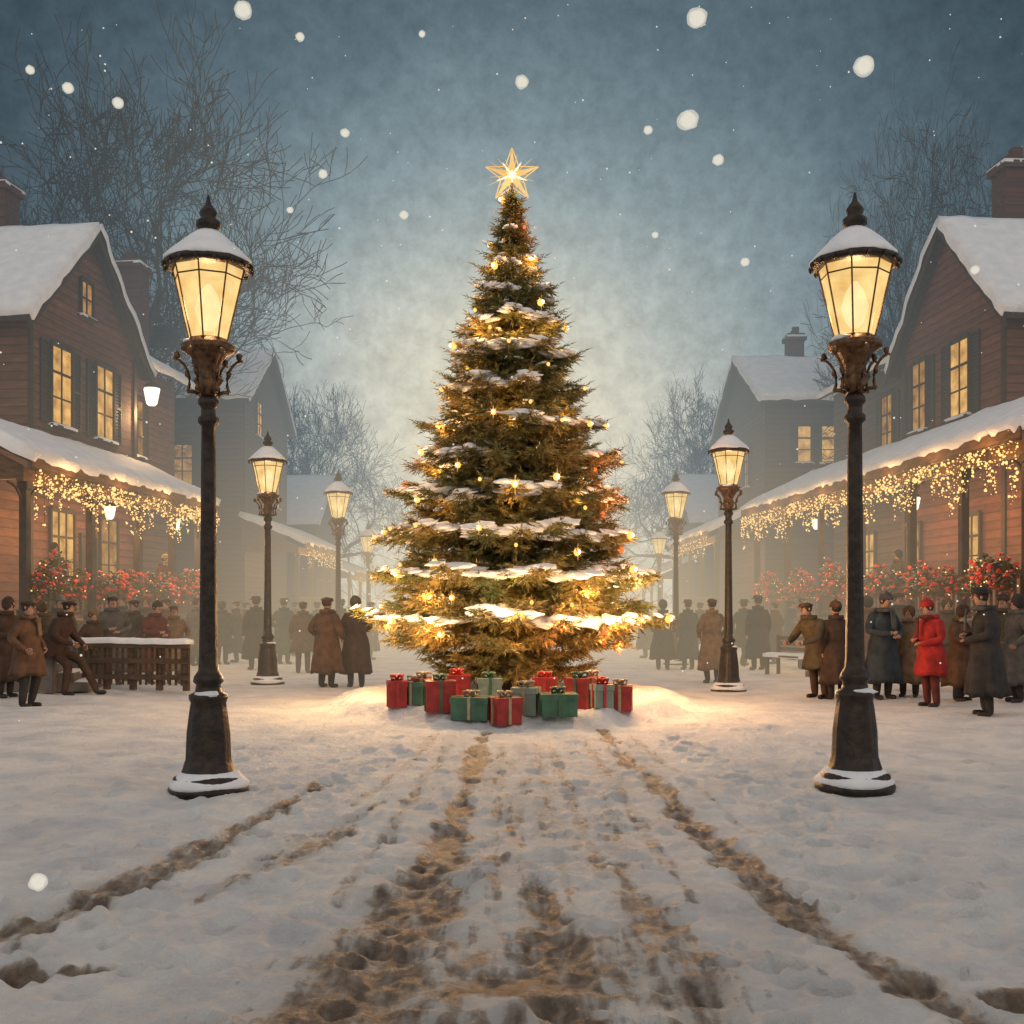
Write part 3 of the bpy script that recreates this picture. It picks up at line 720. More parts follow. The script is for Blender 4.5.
        wr_.build('wire',WIRE,t,norm=False)
        pts.sort()
        sz=lambda:r.choice((.007,.009,.012,.015,.019,.028))
        for p in pts[:98]:
            q=sz(); MB().blob(p,(q,q,q),1,0).build('bulb',FAIRY,t,norm=False)
        mb=MB()
        for p in pts[98:]:
            q=sz(); mb.blob(p,(q,q,q),1,0)
        o=mb.build('bulb_cluster',FAIRY,t,norm=False); o['kind']='stuff'
        nl=max(2,int((u1-u0)/2.2))
        for k in range(nl): light((u0+(k+.5)*(u1-u0)/nl-uc,s.s*.40,-.40),40,(1,.53,.18),.2,t)
        return t
    def lantern(s,u,v,z,label,power=25,sc_=1.0):
        t=thing('hanging_lantern',label,'lantern',s.W(u,v,z),0,'lanterns hanging at the houses')
        MB().tube([(0,0,.0),(0,0,.45*sc_)],.01,5).build('chain',IRON,t)
        MB().lathe([(.06*sc_,-.34*sc_),(.1*sc_,-.3*sc_),(.15*sc_,-.05*sc_),(.13*sc_,-.02*sc_)],8).build('glass',BULB,t)
        MB().lathe([(.17*sc_,-.03*sc_),(.1*sc_,.05*sc_),(.02*sc_,.1*sc_)],8).build('cap',IRON,t)
        light((0,0,-.5*sc_),power,(1,.58,.25),.08,t)

A=House('brown clapboard house with porch and paired shuttered windows, nearest on the left',(-11.9,27.0),(.098,1),-1)
rf=A.gable(0,6,9.0,11.8,9,WOODA); A.chimney(rf,3.6,-2.9,.8,9.5,13.5)
q=MB(); A.bx(q,-5.5,-.003,-9,0,0,5.6); q.build('wall',WOODA,A.root)
q=MB(); A.bx(q,6.003,10.6,-8,-.7,0,9.2); q.build('wall',WOODA,A.root)
p=[A.P(6.01,-8,9.2),A.P(6.01,-4.2,11.2),A.P(6.01,-.15,9.05),A.P(6.01,-.15,9.2),A.P(6.01,-4.2,11.38),A.P(6.01,-8,9.36)]
r2=MB().prism(p,(5.0,0,0)).build('roof',ROOFM,A.root)
MB().snow([A.P(6.0,-.1,9.2),A.P(11.05,-.1,9.2),A.P(11.05,-4.2,11.37),A.P(6.0,-4.2,11.37)],.18,18,10,.15,.05).build('snow',SNOW,r2,True)
A.chimney(r2,9.9,-1.9,.85,9.3,13.2)
A.win(1.55,6.35,1.0,1.95); A.win(3.95,6.35,1.0,1.95); A.win(2.9,9.55,.6,.85,shut=False,pane=PANED,rows=2)
A.win(1.6,2.15,1.15,1.9,shut=False,cols=3); A.win(4.2,2.15,1.0,1.9,shut=False,pane=PANED); A.win(-2.2,2.3,1.1,1.8,shut=False)
A.win(7.6,6.4,.8,1.7,v=-.7,pane=PANED)
A.porch(-4.6,5.0,2.75,1.3,5.75,4.5,[-4.4,-1.6,.9,3.0,4.85])
dr=MB(); A.bx(dr,2.55,2.62,0,.08,1.3,3.6); A.bx(dr,3.42,3.49,0,.08,1.3,3.6); A.bx(dr,2.62,3.42,0,.078,3.5,3.6); A.bx(dr,2.63,3.41,0,.045,1.31,3.49); d_=dr.build('door',TRIM,A.root)
MB().blob(A.P(3.3,.08,2.35),(.035,.035,.035),1,0).build('handle',GOLDIRON,d_)
A.fairy(-4.8,5.2,2.75,4.5,'warm fairy lights along the porch eave of the nearest left house',n=1300,drop=.95)
for u in (-3,-.3,2.2,4.3): light(A.W(u,1.3,3.7),85,(1,.48,.17),.15)
A.lantern(6.5,.3,8.3,'bright lantern high on the far corner of the nearest left house',200,1.7)
A.lantern(4.2,2.0,4.1,'hanging lantern under the far end of the left porch',30)
A.lantern(.2,2.0,4.1,'hanging lantern under the near half of the left porch',30)
B=House('red-brown clapboard house with long porch and brick chimney, nearest on the right',(11.84,26.3),(-.0744,1),1)
rf=B.gable(0,5.7,8.9,11.7,9,WOODB); B.chimney(rf,3.2,-1.9,.75,9.5,13.6)
q=MB(); B.bx(q,-6.5,-.003,-9,0,0,6.1); q.build('wall',WOODB,B.root)
q=MB(); B.bx(q,5.703,12.2,-8,-.35,0,9.0); q.build('wall',WOODC,B.root)
p=[B.P(5.71,-8,9.0),B.P(5.71,-4.2,11.0),B.P(5.71,.1,8.85),B.P(5.71,.1,9.0),B.P(5.71,-4.2,11.18),B.P(5.71,-8,9.16)]
r2=MB().prism(p,(6.9,0,0)).build('roof',ROOFM,B.root)
MB().snow([B.P(5.72,.15,9.0),B.P(12.65,.15,9.0),B.P(12.65,-4.2,11.17),B.P(5.72,-4.2,11.17)],.14,24,10,.15,.05).build('snow',SNOW,r2,True)
B.win(2.25,6.6,1.0,1.9); B.win(4.6,6.6,.85,1.85,pane=PANED); B.win(7.6,6.4,.8,1.7,v=-.35,pane=PANED)
B.win(1.6,2.4,.8,1.5,shut=False); B.win(5.0,2.3,.9,1.6,shut=False,pane=PANED); B.win(9,2.3,.9,1.6,v=-.35,shut=False,pane=PANE); B.win(-1.8,2.3,1,1.7,shut=False)
B.porch(-5.6,12,2.85,1.3,6.2,4.85,[-5.4,-2.9,-.4,2.6,5.6,8.6,11.8])
B.fairy(-5.8,12.2,2.85,4.85,'warm fairy lights along the long porch eave of the nearest right house',n=2100,drop=1.0)
for u in (-3,0,3,6.5,10): light(B.W(u,1.3,3.9),85,(1,.48,.17),.15)
B.lantern(4.2,2.0,4.3,'hanging lantern under the middle of the right porch',30)
B.lantern(7.4,2.0,4.3,'hanging lantern under the far half of the right porch',30)
B.lantern(.6,2.0,4.3,'hanging lantern under the near half of the right porch',30)
Cc=House('hazy dark gabled house with one lit attic window, second on the left',(-11,45),(0,1),-1)
rf=Cc.gable(0,8.4,10.2,12.9,9,WOODC); Cc.chimney(rf,4.5,-5,.9,11,14.3)
Cc.win(2.6,9.0,.9,1.4,shut=False); Cc.win(6.2,6.2,.8,1.5); Cc.win(-2.5,6.6,.8,1.6,side=True,pane=PANED); Cc.win(-5,6.6,.8,1.6,side=True,pane=PANED)
Cc.porch(-.5,8.6,2.6,1.0,5.2,4.1,[-.3,2.8,5.9,8.4]); Cc.fairy(-.5,8.6,2.6,4.1,'faint fairy lights on the porch of the second left house',n=350,drop=.8)
light(Cc.W(3,1.8,3.4),120,(1,.5,.2),.15)
Dd=House('hazy gabled house with snow roof and two small lit windows, second on the right',(10.2,44),(0,1),1)
rf=Dd.gable(0,10,9.9,12.5,10,WOODC); Dd.chimney(rf,5,-2.4,.7,11,13.7)
Dd.win(-1.5,7.4,.5,1.4,side=True,cols=1); Dd.win(-2.45,7.4,.5,1.4,side=True,cols=1); Dd.win(-4.6,7.2,.7,1.5,side=True,pane=PANED); Dd.win(3.5,6.8,.8,1.6,pane=PANED); Dd.win(6.5,6.8,.8,1.6,pane=PANED)
Dd.porch(-.5,9.5,2.4,1.0,5.6,4.5,[-.3,3,6.2,9.3]); Dd.fairy(-.5,9.5,2.4,4.5,'faint fairy lights on the porch of the second right house',n=350,drop=.8)
light(Dd.W(3,1.8,3.7),120,(1,.5,.2),.15)
E1=House('misty far cottage with small lit windows at the end of the left row',(-11.5,64),(0,1),-1)
E1.gable(0,9,6.5,9.5,8,WOODC); E1.win(2,3.2,.9,1.5,shut=False); E1.win(5,3.2,.9,1.5,shut=False); E1.win(-2.2,3.2,.9,1.5,side=True,shut=False)
E1.porch(-.5,9,2.4,.6,4.4,3.5,[-.3,4.3,8.8],rail=False); E1.fairy(-.5,9,2.4,3.5,'misty fairy lights on the porch of the far left cottage',n=200,drop=.9)
E2=House('misty far cottage with small lit windows at the end of the right row',(11,66),(0,1),1)
E2.gable(0,9,6.8,9.8,8,WOODC); E2.win(2,3.2,.9,1.5,shut=False); E2.win(5,3.2,.9,1.5,shut=False); E2.win(-2.2,3.2,.9,1.5,side=True,shut=False)
E2.porch(-.5,9,2.4,.6,4.4,3.5,[-.3,4.3,8.8],rail=False); E2.fairy(-.5,9,2.4,3.5,'misty fairy lights on the porch of the far right cottage',n=200,drop=.9)

def bush(loc,rz,sx,sy,sz,label,seed,nl=1100,nb=150):
    t=thing('flower_bush',label,'flower bush',loc,rz,'blossoming bushes along the porches'); r=random.Random(seed); v=[];f=[]; b=MB()
    cl=[]
    for _ in range(int(10+sx*12)):
        x=r.uniform(-1,1); cl.append((x*sx,r.uniform(-1,1)*sy,r.uniform(.1,.85)*sz*(1-.55*x*x),r.uniform(.13,.24)))
    for i in range(nl):
        c=r.choice(cl); d_=Vector((r.gauss(0,1),r.gauss(0,1),r.gauss(0,1))).normalized()
        p=Vector(c[:3])+d_*c[3]*r.uniform(.6,1.15); q=Vector((r.gauss(0,1),r.gauss(0,1),r.gauss(0,.6))).normalized(); w_=d_.cross(q).normalized()*.028; L=q*.07
        o=len(v); v+=[tuple(p-L),tuple(p+w_),tuple(p+L),tuple(p-w_)]; f.append((o,o+1,o+2,o+3))
    m_=MB(); m_.v=v;m_.f=f; m_.build('foliage',LEAF,t,norm=False)
    for i in range(nb):
        c=r.choice(cl); d_=Vector((r.gauss(0,1),r.gauss(0,1),r.gauss(0,1))).normalized(); p=Vector(c[:3])+d_*c[3]*1.12; q=r.uniform(.03,.065); b.blob(tuple(p),(q,q,q*.8),1,.5,sd=i)
    b.build('blossom',BERRY,t,norm=False)
    m_=MB()
    for i in range(7): m_.tube([(0,0,-.05),(r.uniform(-.6,.6)*sx,r.uniform(-.6,.6)*sy,sz*.6)],.014,4)
    m_.build('stem',TBARK,t,norm=False)
    b2=MB()
    for i in range(30):
        c=r.choice(cl); d_=Vector((r.gauss(0,1),r.gauss(0,1),r.gauss(0,1))).normalized(); p=Vector(c[:3])+d_*c[3]*1.2; b2.blob(tuple(p),(.018,.018,.018),1,0)
    b2.build('small_lights',FAIRY,t,norm=False)['kind']='stuff'
    return t
k=0
for H,us,zz,dd,nm in ((A,[(-3.4,.85),(-.4,.85),(1.95,.7),(3.95,.65)],1.8,2.55,'left'),(B,[(-4.1,.95),(-1.6,.9),(1.1,1.0),(4.1,1.0),(7.1,1.0),(10.2,1.0)],1.85,2.65,'right')):
    od=['first','second','third','fourth','fifth','sixth']
    for i,(u,sx) in enumerate(us):
        bush(H.W(u,dd,zz),H.ang,sx,.16,.9,'red-blossomed bush on the %s porch rail, %s from the near end'%(nm,od[i]),k+40)
        light(H.W(u,dd+.7,zz+.5),16,(1,.6,.3),.15); k+=1

# ------------------------------------------------------------------ bare trees
def bare(label,loc,H,seed,lean=(0,0),rz=0,depth=6,wide=1.0):
    t=thing('bare_tree',label,'tree',loc,rz,'bare winter trees behind the houses'); r=random.Random(seed); tk=MB(); cr=MB()
    def br(p,d,L,rad,lv,mb):
        pts=[p]; rr=[rad]; q=p.copy(); dd=d.copy(); n=6 if lv<3 else (4 if lv<5 else 3)
        bend=Vector((r.gauss(0,1),r.gauss(0,1),r.gauss(0,.6)))*.10
        for i in range(n):
            dd=(dd+bend+Vector((r.gauss(0,.17),r.gauss(0,.17),r.gauss(0,.12)+(.03 if lv else 0)))).normalized(); q=q+dd*L/n; pts.append(q.copy()); rr.append(max(.012,rad*(1-.5*(i+1)/n)))
        mb.tube(pts,rr,8 if lv==0 else (5 if lv<3 else 3))
        if lv>=depth: return
        k=(5,5,4,4,4,3)[min(5,lv)]
        for j in range(k):
            t_=r.uniform(.35,1) if j else 1.0
            if lv==0: t_=r.uniform(.6,1)
            i=min(n-1,int(t_*n)); b_=pts[i].lerp(pts[i+1],t_*n-i) if t_<1 else pts[-1]
            ax=Vector((r.gauss(0,1),r.gauss(0,1),r.gauss(0,.5))).normalized(); an=r.uniform(.45,.95) if j else r.uniform(.1,.35)
            nd=(dd*math.cos(an)+dd.cross(ax).normalized()*math.sin(an)); nd=(nd+Vector((0,0,.10))).normalized()
            br(b_,nd,L*r.uniform(.58,.76),rr[i]*r.uniform(.5,.66),lv+1,cr)
    br(Vector((0,0,-.2)),Vector((lean[0],lean[1],1)).normalized(),H*.34,H*.022,0,tk)
    zs=sorted(v[2] for v in cr.v)[int(len(cr.v)*.995)]; k=H/zs
    xs_=sorted(v[0]*k for v in cr.v); n=len(xs_); lo,hi=xs_[int(n*.01)],xs_[int(n*.99)]
    kx=wide*2/(hi-lo); mid=(hi+lo)/2
    ys_=sorted(v[1]*k for v in cr.v); ky=wide*2/(ys_[int(n*.99)]-ys_[int(n*.01)]); midy=(ys_[int(n*.99)]+ys_[int(n*.01)])/2
    for mb in (tk,cr):
        mb.v=[((x*k-mid*min(1,max(0,z*k/H*1.6)))*kx,(y*k-midy*min(1,max(0,z*k/H*1.6)))*ky,z*k) for x,y,z in mb.v]
    tk.build('trunk',BARK,t,True,norm=False); cr.build('crown',BARK,t,norm=False)
    return t
T0=bare('large bare tree spreading above the nearest left house',(-13.4,41,0),20.0,5,(.03,0),wide=6.4)
T1=bare('large bare tree behind the chimney of the nearest right house',(16.4,42,0),20.6,9,(-.03,0),wide=4.2)
def tcopy(src,label,loc,rz,s_):
    o=copy_tree(src); o['label']=label; o.location=loc; o.rotation_euler=(0,0,rz); o.scale=(s_,s_,s_)
tcopy(T1,'bare tree at the far left edge behind the left house chimney',(-18.8,44,0),2.0,.86)
tcopy(T0,'pale misty bare tree left of the fir tree behind the second left house',(-14.0,78,0),3.1,.86)
tcopy(T0,'pale misty bare tree right of the fir tree behind the second right house',(12.9,80,0),.2,.86)
tcopy(T1,'misty bare tree between the far left cottage and the second left house',(-18,60,0),1.1,.8)
tcopy(T1,'misty bare tree rising between the two right house roofs',(19.5,60,0),4.0,.85)

# ------------------------------------------------------------------ fence, steps, benches
WETW=mat('weathered_wood',(.12,.075,.045),(.055,.038,.026),5,.8,.4,20,stretch=(1,1,3))
f0=(-8.2,20.9); f1=(-6.05,20.4); L=math.hypot(f1[0]-f0[0],f1[1]-f0[1]); an=math.atan2(f1[1]-f0[1],f1[0]-f0[0])
t=thing('wooden_railing','snow-topped low wooden railing in front of the left porch crowd','railing',(f0[0],f0[1],gz(*f0)-.03),an)
for k in range(5):
    x=L*k/4; MB().mm(x-.05,x+.05,-.05,.05,0,.92).build('post',WETW,t)
for z_ in (.25,.55,.84): MB().mm(-.1,L+.1,-.085,-.051,z_-.05,z_+.05).build('rail',WETW,t)
m_=MB()
for k in range(19):
    x=.05+L*k/18; m_.mm(x-.02,x+.02,-.05,-.02,.1,.82)
m_.build('balusters',WETW,t)
MB().snow([(-.12,-.1,.92),(L+.12,-.1,.92),(L+.12,.07,.92),(-.12,.07,.92)],.06,20,3,.3,.01).build('snow',SNOW,t,True)
t=thing('stone_steps','snowy stone steps with side blocks at the left edge of the square','steps',(-8.75,20.6,gz(-8.75,20.6)-.02),R(8))
for k in range(5):
    x1=.9-.28*k; x0=x1-.27 if k<4 else -1.6
    MB().mm(-1.6,x1,-.55,.55,.17*k,.17*(k+1)-.001).build('tread',STONE,t)
    MB().snow([(x0,-.54,.17*(k+1)),(x1,-.54,.17*(k+1)),(x1,.54,.17*(k+1)),(x0,.54,.17*(k+1))],.045,6,8,.25,.02,sd=k).build('snow',SNOW,t,True)
MB().mm(-1.6,.35,-.86,-.56,0,.80).build('side_block',STONE,t); MB().mm(-1.6,.35,.56,.86,0,.80).build('side_block',STONE,t)
def bench(label,loc,rz,first=None):
    if first: o=copy_tree(first); o.location=loc; o.rotation_euler=(0,0,rz); o['label']=label; return o
    t=thing('bench',label,'bench',loc,rz,'snowy wooden benches')
    m_=MB()
    for k in range(4): m_.mm(-.75,.75,-.2+.105*k,-.11+.105*k,.42,.46)
    m_.build('seat',WETW,t)
    m_=MB()
    for k in range(3): m_.mm(-.75,.75,.23,.26,.55+.13*k,.64+.13*k)
    m_.build('backrest',WETW,t)
    for sx in (-.65,.65):
        MB().mm(sx-.035,sx+.035,-.19,-.12,0,.419).build('leg',WETW,t); MB().mm(sx-.035,sx+.035,.17,.228,0,.92).build('leg',WETW,t)
    MB().snow([(-.76,-.2,.46),(.76,-.2,.46),(.76,.2,.46),(-.76,.2,.46)],.06,14,5,.3,.02).build('snow',SNOW,t,True)
    return t
b0=bench('snow-covered wooden bench at the right edge beside the long-coated person',(8.0,20.6,gz(8.0,20.6)),R(-20))
bench('snow-covered wooden bench left of the near right lamp post by the porch',(6.5,25.5,gz(6.5,25.5)),R(-60),b0)

# ------------------------------------------------------------------ people
SKIN=mat('skin',(.48,.28,.2),(.4,.22,.15),8,.6,0); HAIRM=mat('brown_hair',(.04,.025,.018),None,12,.7,.3); EYE_M=mat('dark_eye',(.02,.015,.012),None,5,.4,0)
BOOT=mat('dark_leather',(.028,.02,.016),None,8,.5,.1)
FAB={}
for n_,c_ in dict(brown=(.15,.078,.042),darkbrown=(.08,.045,.03),tan=(.25,.16,.09),grey=(.12,.112,.105),lightgrey=(.28,.26,.235),charcoal=(.045,.04,.038),teal=(.048,.065,.075),navy=(.036,.039,.048),red=(.50,.03,.025),maroon=(.15,.03,.025),olive=(.11,.082,.044),cream=(.48,.4,.3)).items():
    FAB[n_]=mat(n_+'_wool',c_,tuple(x*.45 for x in c_),6,.9,.6,40,dist=.012)
def seg_dist(p,a,b):
    ab=b-a; t=max(0,min(1,(p-a).dot(ab)/max(1e-9,ab.length_squared))); return (p-a-ab*t).length
PM={}
def person_meshes(pose):
    if pose in PM: return PM[pose]
    J=dict(pel=(0,0,.94),wai=(0,0,1.08),che=(0,0,1.27),nb=(0,.01,1.43),nk=(0,0,1.49),hl=(0,-.02,1.555),hm=(0,-.012,1.64),ht=(0,.0,1.715))
    Rr=dict(pel=(.15,.115),wai=(.135,.105),che=(.165,.12),nb=(.085,.07),nk=(.05,.052),hl=(.062,.07),hm=(.082,.098),ht=(.055,.065))
    for sn_,s_ in (('L',1),('R',-1)):
        J['sh'+sn_]=(.185*s_,.01,1.365); Rr['sh'+sn_]=(.09,.09)
        J['el'+sn_]=(.265*s_,.03,1.11); Rr['el'+sn_]=(.070,.070)
        J['wr'+sn_]=(.255*s_,-.04,.87); Rr['wr'+sn_]=(.048,.048)
        J['pa'+sn_]=(.255*s_,-.05,.80); Rr['pa'+sn_]=(.022,.042)
        J['hi'+sn_]=(.09*s_,0,.86); Rr['hi'+sn_]=(.105,.105)
        J['kn'+sn_]=(.10*s_,-.015,.49); Rr['kn'+sn_]=(.078,.078)
        J['an'+sn_]=(.105*s_,.02,.10); Rr['an'+sn_]=(.058,.06)
        J['he'+sn_]=(.105*s_,.03,.045); Rr['he'+sn_]=(.048,.048)
        J['to'+sn_]=(.12*s_,-.15,.035); Rr['to'+sn_]=(.045,.034)
    fd={'L':Vector((0,-.15,-1)),'R':Vector((0,-.15,-1))}
    def arm(sn_,e,wr,pa,dr):
        J['el'+sn_]=e; J['wr'+sn_]=wr; J['pa'+sn_]=pa; fd[sn_]=Vector(dr)
    if pose=='pocket':
        arm('L',(.32,.07,1.13),(.25,-.10,.98),(.21,-.15,.94),(-.5,-.5,-.7)); arm('R',(-.32,.07,1.13),(-.25,-.10,.98),(-.21,-.15,.94),(.5,-.5,-.7))
        J['knL']=(.13,-.06,.49)
    if pose=='clasp':
        arm('L',(.29,-.03,1.12),(.12,-.25,1.05),(.05,-.28,1.05),(-1,-.1,0)); arm('R',(-.29,-.03,1.12),(-.12,-.25,1.09),(-.05,-.29,1.10),(1,-.1,0))
        for n_ in ('nk','hl','hm','ht'):
            x,y_,z_=J[n_]; J[n_]=(x,y_-.03-.25*(z_-1.49),z_-.01)
    if pose=='walk':
        J['knL']=(.1,-.17,.52);J['anL']=(.1,-.2,.11);J['heL']=(.1,-.19,.05);J['toL']=(.11,-.37,.04)
        J['knR']=(-.1,.06,.48);J['anR']=(-.1,.25,.15);J['heR']=(-.1,.27,.09);J['toR']=(-.11,.12,.035)
        arm('L',(.26,.12,1.13),(.25,.1,.9),(.25,.08,.83),(0,-.1,-1)); arm('R',(-.26,-.08,1.13),(-.24,-.2,.95),(-.24,-.24,.89),(0,-.4,-1))
    if pose=='lean':
        k=.42
        for n_ in ('wai','che','nb','nk','hl','hm','ht','shL','shR'):
            x,y_,z_=J[n_]; dz=z_-.94; J[n_]=(x,y_-k*dz,.94+dz*.93)
        arm('L',(.26,-.30,1.08),(.18,-.50,1.0),(.14,-.56,.99),(-.3,-1,-.1)); arm('R',(-.26,-.30,1.08),(-.18,-.50,1.0),(-.14,-.56,.99),(.3,-1,-.1))
    if pose=='perch':
        for n_ in ('wai','che','nb','nk','hl','hm','ht','shL','shR','pel','hiL','hiR'):
            x,y_,z_=J[n_]; J[n_]=(x,y_-.34*(z_-.94),z_-.03)
        J['knL']=(.13,-.36,.64);J['anL']=(.14,-.62,.14);J['heL']=(.14,-.63,.05);J['toL']=(.16,-.8,.06)
        J['knR']=(-.13,-.30,.56);J['anR']=(-.14,-.24,.12);J['heR']=(-.14,-.22,.05);J['toR']=(-.16,-.42,.04)
        arm('L',(.27,-.17,1.08),(.18,-.38,.92),(.15,-.44,.88),(-.3,-.9,-.3)); arm('R',(-.27,-.14,1.08),(-.16,-.34,.95),(-.11,-.4,.92),(.4,-.8,-.3))
    names=list(J); ix={n_:i for i,n_ in enumerate(names)}
    E=[('pel','wai',1),('wai','che',1),('che','nb',1),('nb','nk',0),('nk','hl',0),('hl','hm',0),('hm','ht',0)]
    for s_ in 'LR': E+=[('che','sh'+s_,1),('sh'+s_,'el'+s_,1),('el'+s_,'wr'+s_,1),('wr'+s_,'pa'+s_,0),('pel','hi'+s_,2),('hi'+s_,'kn'+s_,2),('kn'+s_,'an'+s_,2),('an'+s_,'he'+s_,3),('he'+s_,'to'+s_,3)]
    me=bpy.data.meshes.new('tmp'); me.from_pydata([J[n_] for n_ in names],[(ix[a],ix[b]) for a,b,_ in E],[])
    ob=bpy.data.objects.new('tmp',me); C.objects.link(ob)
    ob.modifiers.new('s','SKIN')
    for n_ in names:
        d_=me.skin_vertices[0].data[ix[n_]]; d_.radius=Rr[n_]; d_.use_root=(n_=='pel')
    ss=ob.modifiers.new('b','SUBSURF'); ss.levels=2; ss.render_levels=2
    dg=bpy.context.evaluated_depsgraph_get(); em=bpy.data.meshes.new_from_object(ob.evaluated_get(dg))
    verts=[tuple(v.co) for v in em.vertices]; faces=[tuple(p.vertices) for p in em.polygons]
    bpy.data.objects.remove(ob); bpy.data.meshes.remove(em)
    mi=[]
    sg=[(Vector(J[a]),Vector(J[b]),m_,(Rr[a][0]+Rr[b][0])/2) for a,b,m_ in E]
    for f_ in faces:
        c=Vector((0,0,0))
        for i in f_: c+=Vector(verts[i])
        c/=len(f_); mi.append(min(sg,key=lambda q:seg_dist(c,q[0],q[1])-q[3])[2])
    ex=MB(); HM=Vector(J['hm'])
    def addm(fn,m_):
        k0=len(ex.f); fn(); mi.extend([m_]*(len(ex.f)-k0))
    addm(lambda:ex.tube([HM+Vector((0,-.085,.03)),HM+Vector((0,-.115,-.012)),HM+Vector((0,-.09,-.022))],[.008,.016,.01],6),0)
    for s_ in (-1,1):
        addm(lambda:ex.blob(tuple(HM+Vector((.083*s_,.0,-.005))),(.012,.02,.032),1,0),0)
        addm(lambda:ex.blob(tuple(HM+Vector((.031*s_,-.088,.018))),(.011,.007,.008),1,0),4)
    addm(lambda:ex.blob(tuple(HM+Vector((0,-.088,-.05))),(.024,.008,.007),1,0),5)
    for sn_,s_ in (('L',1),('R',-1)):
        p=Vector(J['pa'+sn_]); d_=fd[sn_].normalized()
        acr=d_.cross(Vector((s_,0,.2))).normalized(); crl=d_.cross(acr).normalized()
        for k_,(off,ln) in enumerate(((-.03,.066),(-.01,.075),(.01,.07),(.03,.055))):
            b_=p+acr*off; addm(lambda:ex.tube([b_,b_+d_*ln*.55,b_+d_*ln*.9+crl*.018*s_,b_+d_*ln+crl*.035*s_],[.011,.0105,.009,.006],5),0)
        addm(lambda:ex.tube([p+acr*-.025-d_*.03,p+acr*-.052+d_*.01,p+acr*-.056+d_*.035],[.013,.012,.008],5),0)
    o=len(verts); verts+=ex.v; faces+=[tuple(i+o for i in f_) for f_ in ex.f]
    bme=bpy.data.meshes.new('body'); bme.from_pydata(verts,[],faces)
    for k in range(6): bme.materials.append(SKIN)
    bme.polygons.foreach_set('material_index',mi); bme.polygons.foreach_set('use_smooth',[True]*len(faces)); bme.update()
    def cy(z_):
        if z_<.94: return 0
        if pose=='lean': return -.42*(z_-.94)/.93
        if pose=='perch': return -.34*(z_-.94)
        return 0
    coats={}
    for cl,hem in (('long',.28),('mid',.52),('short',.76)):
        if pose=='perch': hem=.70
        rings=[]
        top=[(.80,.245,.205),(.94,.23,.19),(1.02,.205,.17),(1.06,.198,.165),(1.2,.225,.18),(1.31,.235,.165),(1.38,.205,.135),(1.42,.14,.105),(1.47,.092,.09),(1.50,.08,.082)]
        z_=hem
        while z_<.79:
            f_=(.80-z_)/.5; rings.append((z_,.245+.055*f_,.205+.055*f_)); z_+=.09
        rings=[(hem+.03,rings[0][1]*.9 if rings else .2,rings[0][2]*.9 if rings else .16)]+rings+[r_ for r_ in top if r_[0]>hem]
        nn=36; v=[];f=[]
        for i,(z_,a,b_) in enumerate(rings):
            fl=max(0,(1.0-z_))*.17
            for j in range(nn):
                t=2*PI*j/nn; m_=1+fl*math.sin(6*t+z_*2)+fl*.6*math.sin(11*t+1)+.03*math.sin(3*t+z_*14)
                yy=b_*math.sin(t)*m_
                if pose=='walk' and z_<.8: yy*=1+.5*(.8-z_)
                hz_=.02*math.sin(4*t+hem*9) if i<=1 else 0
                v.append((a*math.cos(t)*m_,yy+cy(z_),(z_+hz_) if pose!='lean' or z_<.94 else .94+(z_-.94)*.93))
        for i in range(len(rings)-1):
            for j in range(nn): f.append((i*nn+j,i*nn+(j+1)%nn,(i+1)*nn+(j+1)%nn,(i+1)*nn+j))
        mb=MB().add(v,f)
        zc=1.45 if pose!='lean' else .94+.51*.93
        mb.lathe([(.092,0),(.13,.02),(.125,.085),(.09,.07),(.08,.01)],20,c=(0,cy(1.45),zc-.02),sx=1.05,sy=1)
        me=bpy.data.meshes.new('coat'); me.from_pydata(mb.v,[],mb.f); me.materials.append(SKIN); me.polygons.foreach_set('use_smooth',[True]*len(me.polygons)); me.update()
        coats[cl]=me
    PM[pose]=(bme,coats,HM,cy); return PM[pose]
def hatmesh(kind):
    key='hat'+kind
    if key in PM: return PM[key]
    m_=MB()
    if kind=='cap':
        m_.blob((0,.015,.060),(.104,.122,.044),2,.14); m_.prism([(-.07,-.08,.036),(-.045,-.125,.030),(0,-.136,.028),(.045,-.125,.030),(.07,-.08,.036)],(0,0,.012))
    elif kind=='brim':
        m_.lathe([(.138,.045),(.142,.055),(.102,.06),(.098,.105),(.08,.13),(.02,.12)],24,sy=1.12,mod=lambda i,t:1+.04*math.cos(2*t)*(i<2))
    elif kind=='beanie':
        m_.lathe([(.096,.015),(.104,.025),(.104,.06),(.096,.065),(.088,.105),(.055,.135),(.01,.145)],20,sy=1.12); m_.blob((0,0,.15),(.022,.022,.022),1,.2)
    elif kind=='hood':
        m_.blob((0,.03,.01),(.112,.115,.135),2,.05)
    me=bpy.data.meshes.new('hat'); me.from_pydata(m_.v,[],m_.f); me.materials.append(SKIN); me.polygons.foreach_set('use_smooth',[True]*len(me.polygons)); me.update(); PM[key]=me; return me
hm_=MB().blob((0,.022,.012),(.092,.092,.098),2,.05); me=bpy.data.meshes.new('hair'); me.from_pydata(hm_.v,[],hm_.f); me.materials.append(HAIRM); me.polygons.foreach_set('use_smooth',[True]*len(me.polygons)); HAIRME=me
sc_=MB().lathe([(.07,-.03),(.125,-.02),(.13,.01),(.11,.035),(.065,.03)],18,mod=lambda i,t:1+.06*math.sin(5*t)); sc_.prism([(-.05,-.18,.0),(.02,-.19,.0),(.03,-.205,-.3),(-.04,-.205,-.3)],(0,.02,0))
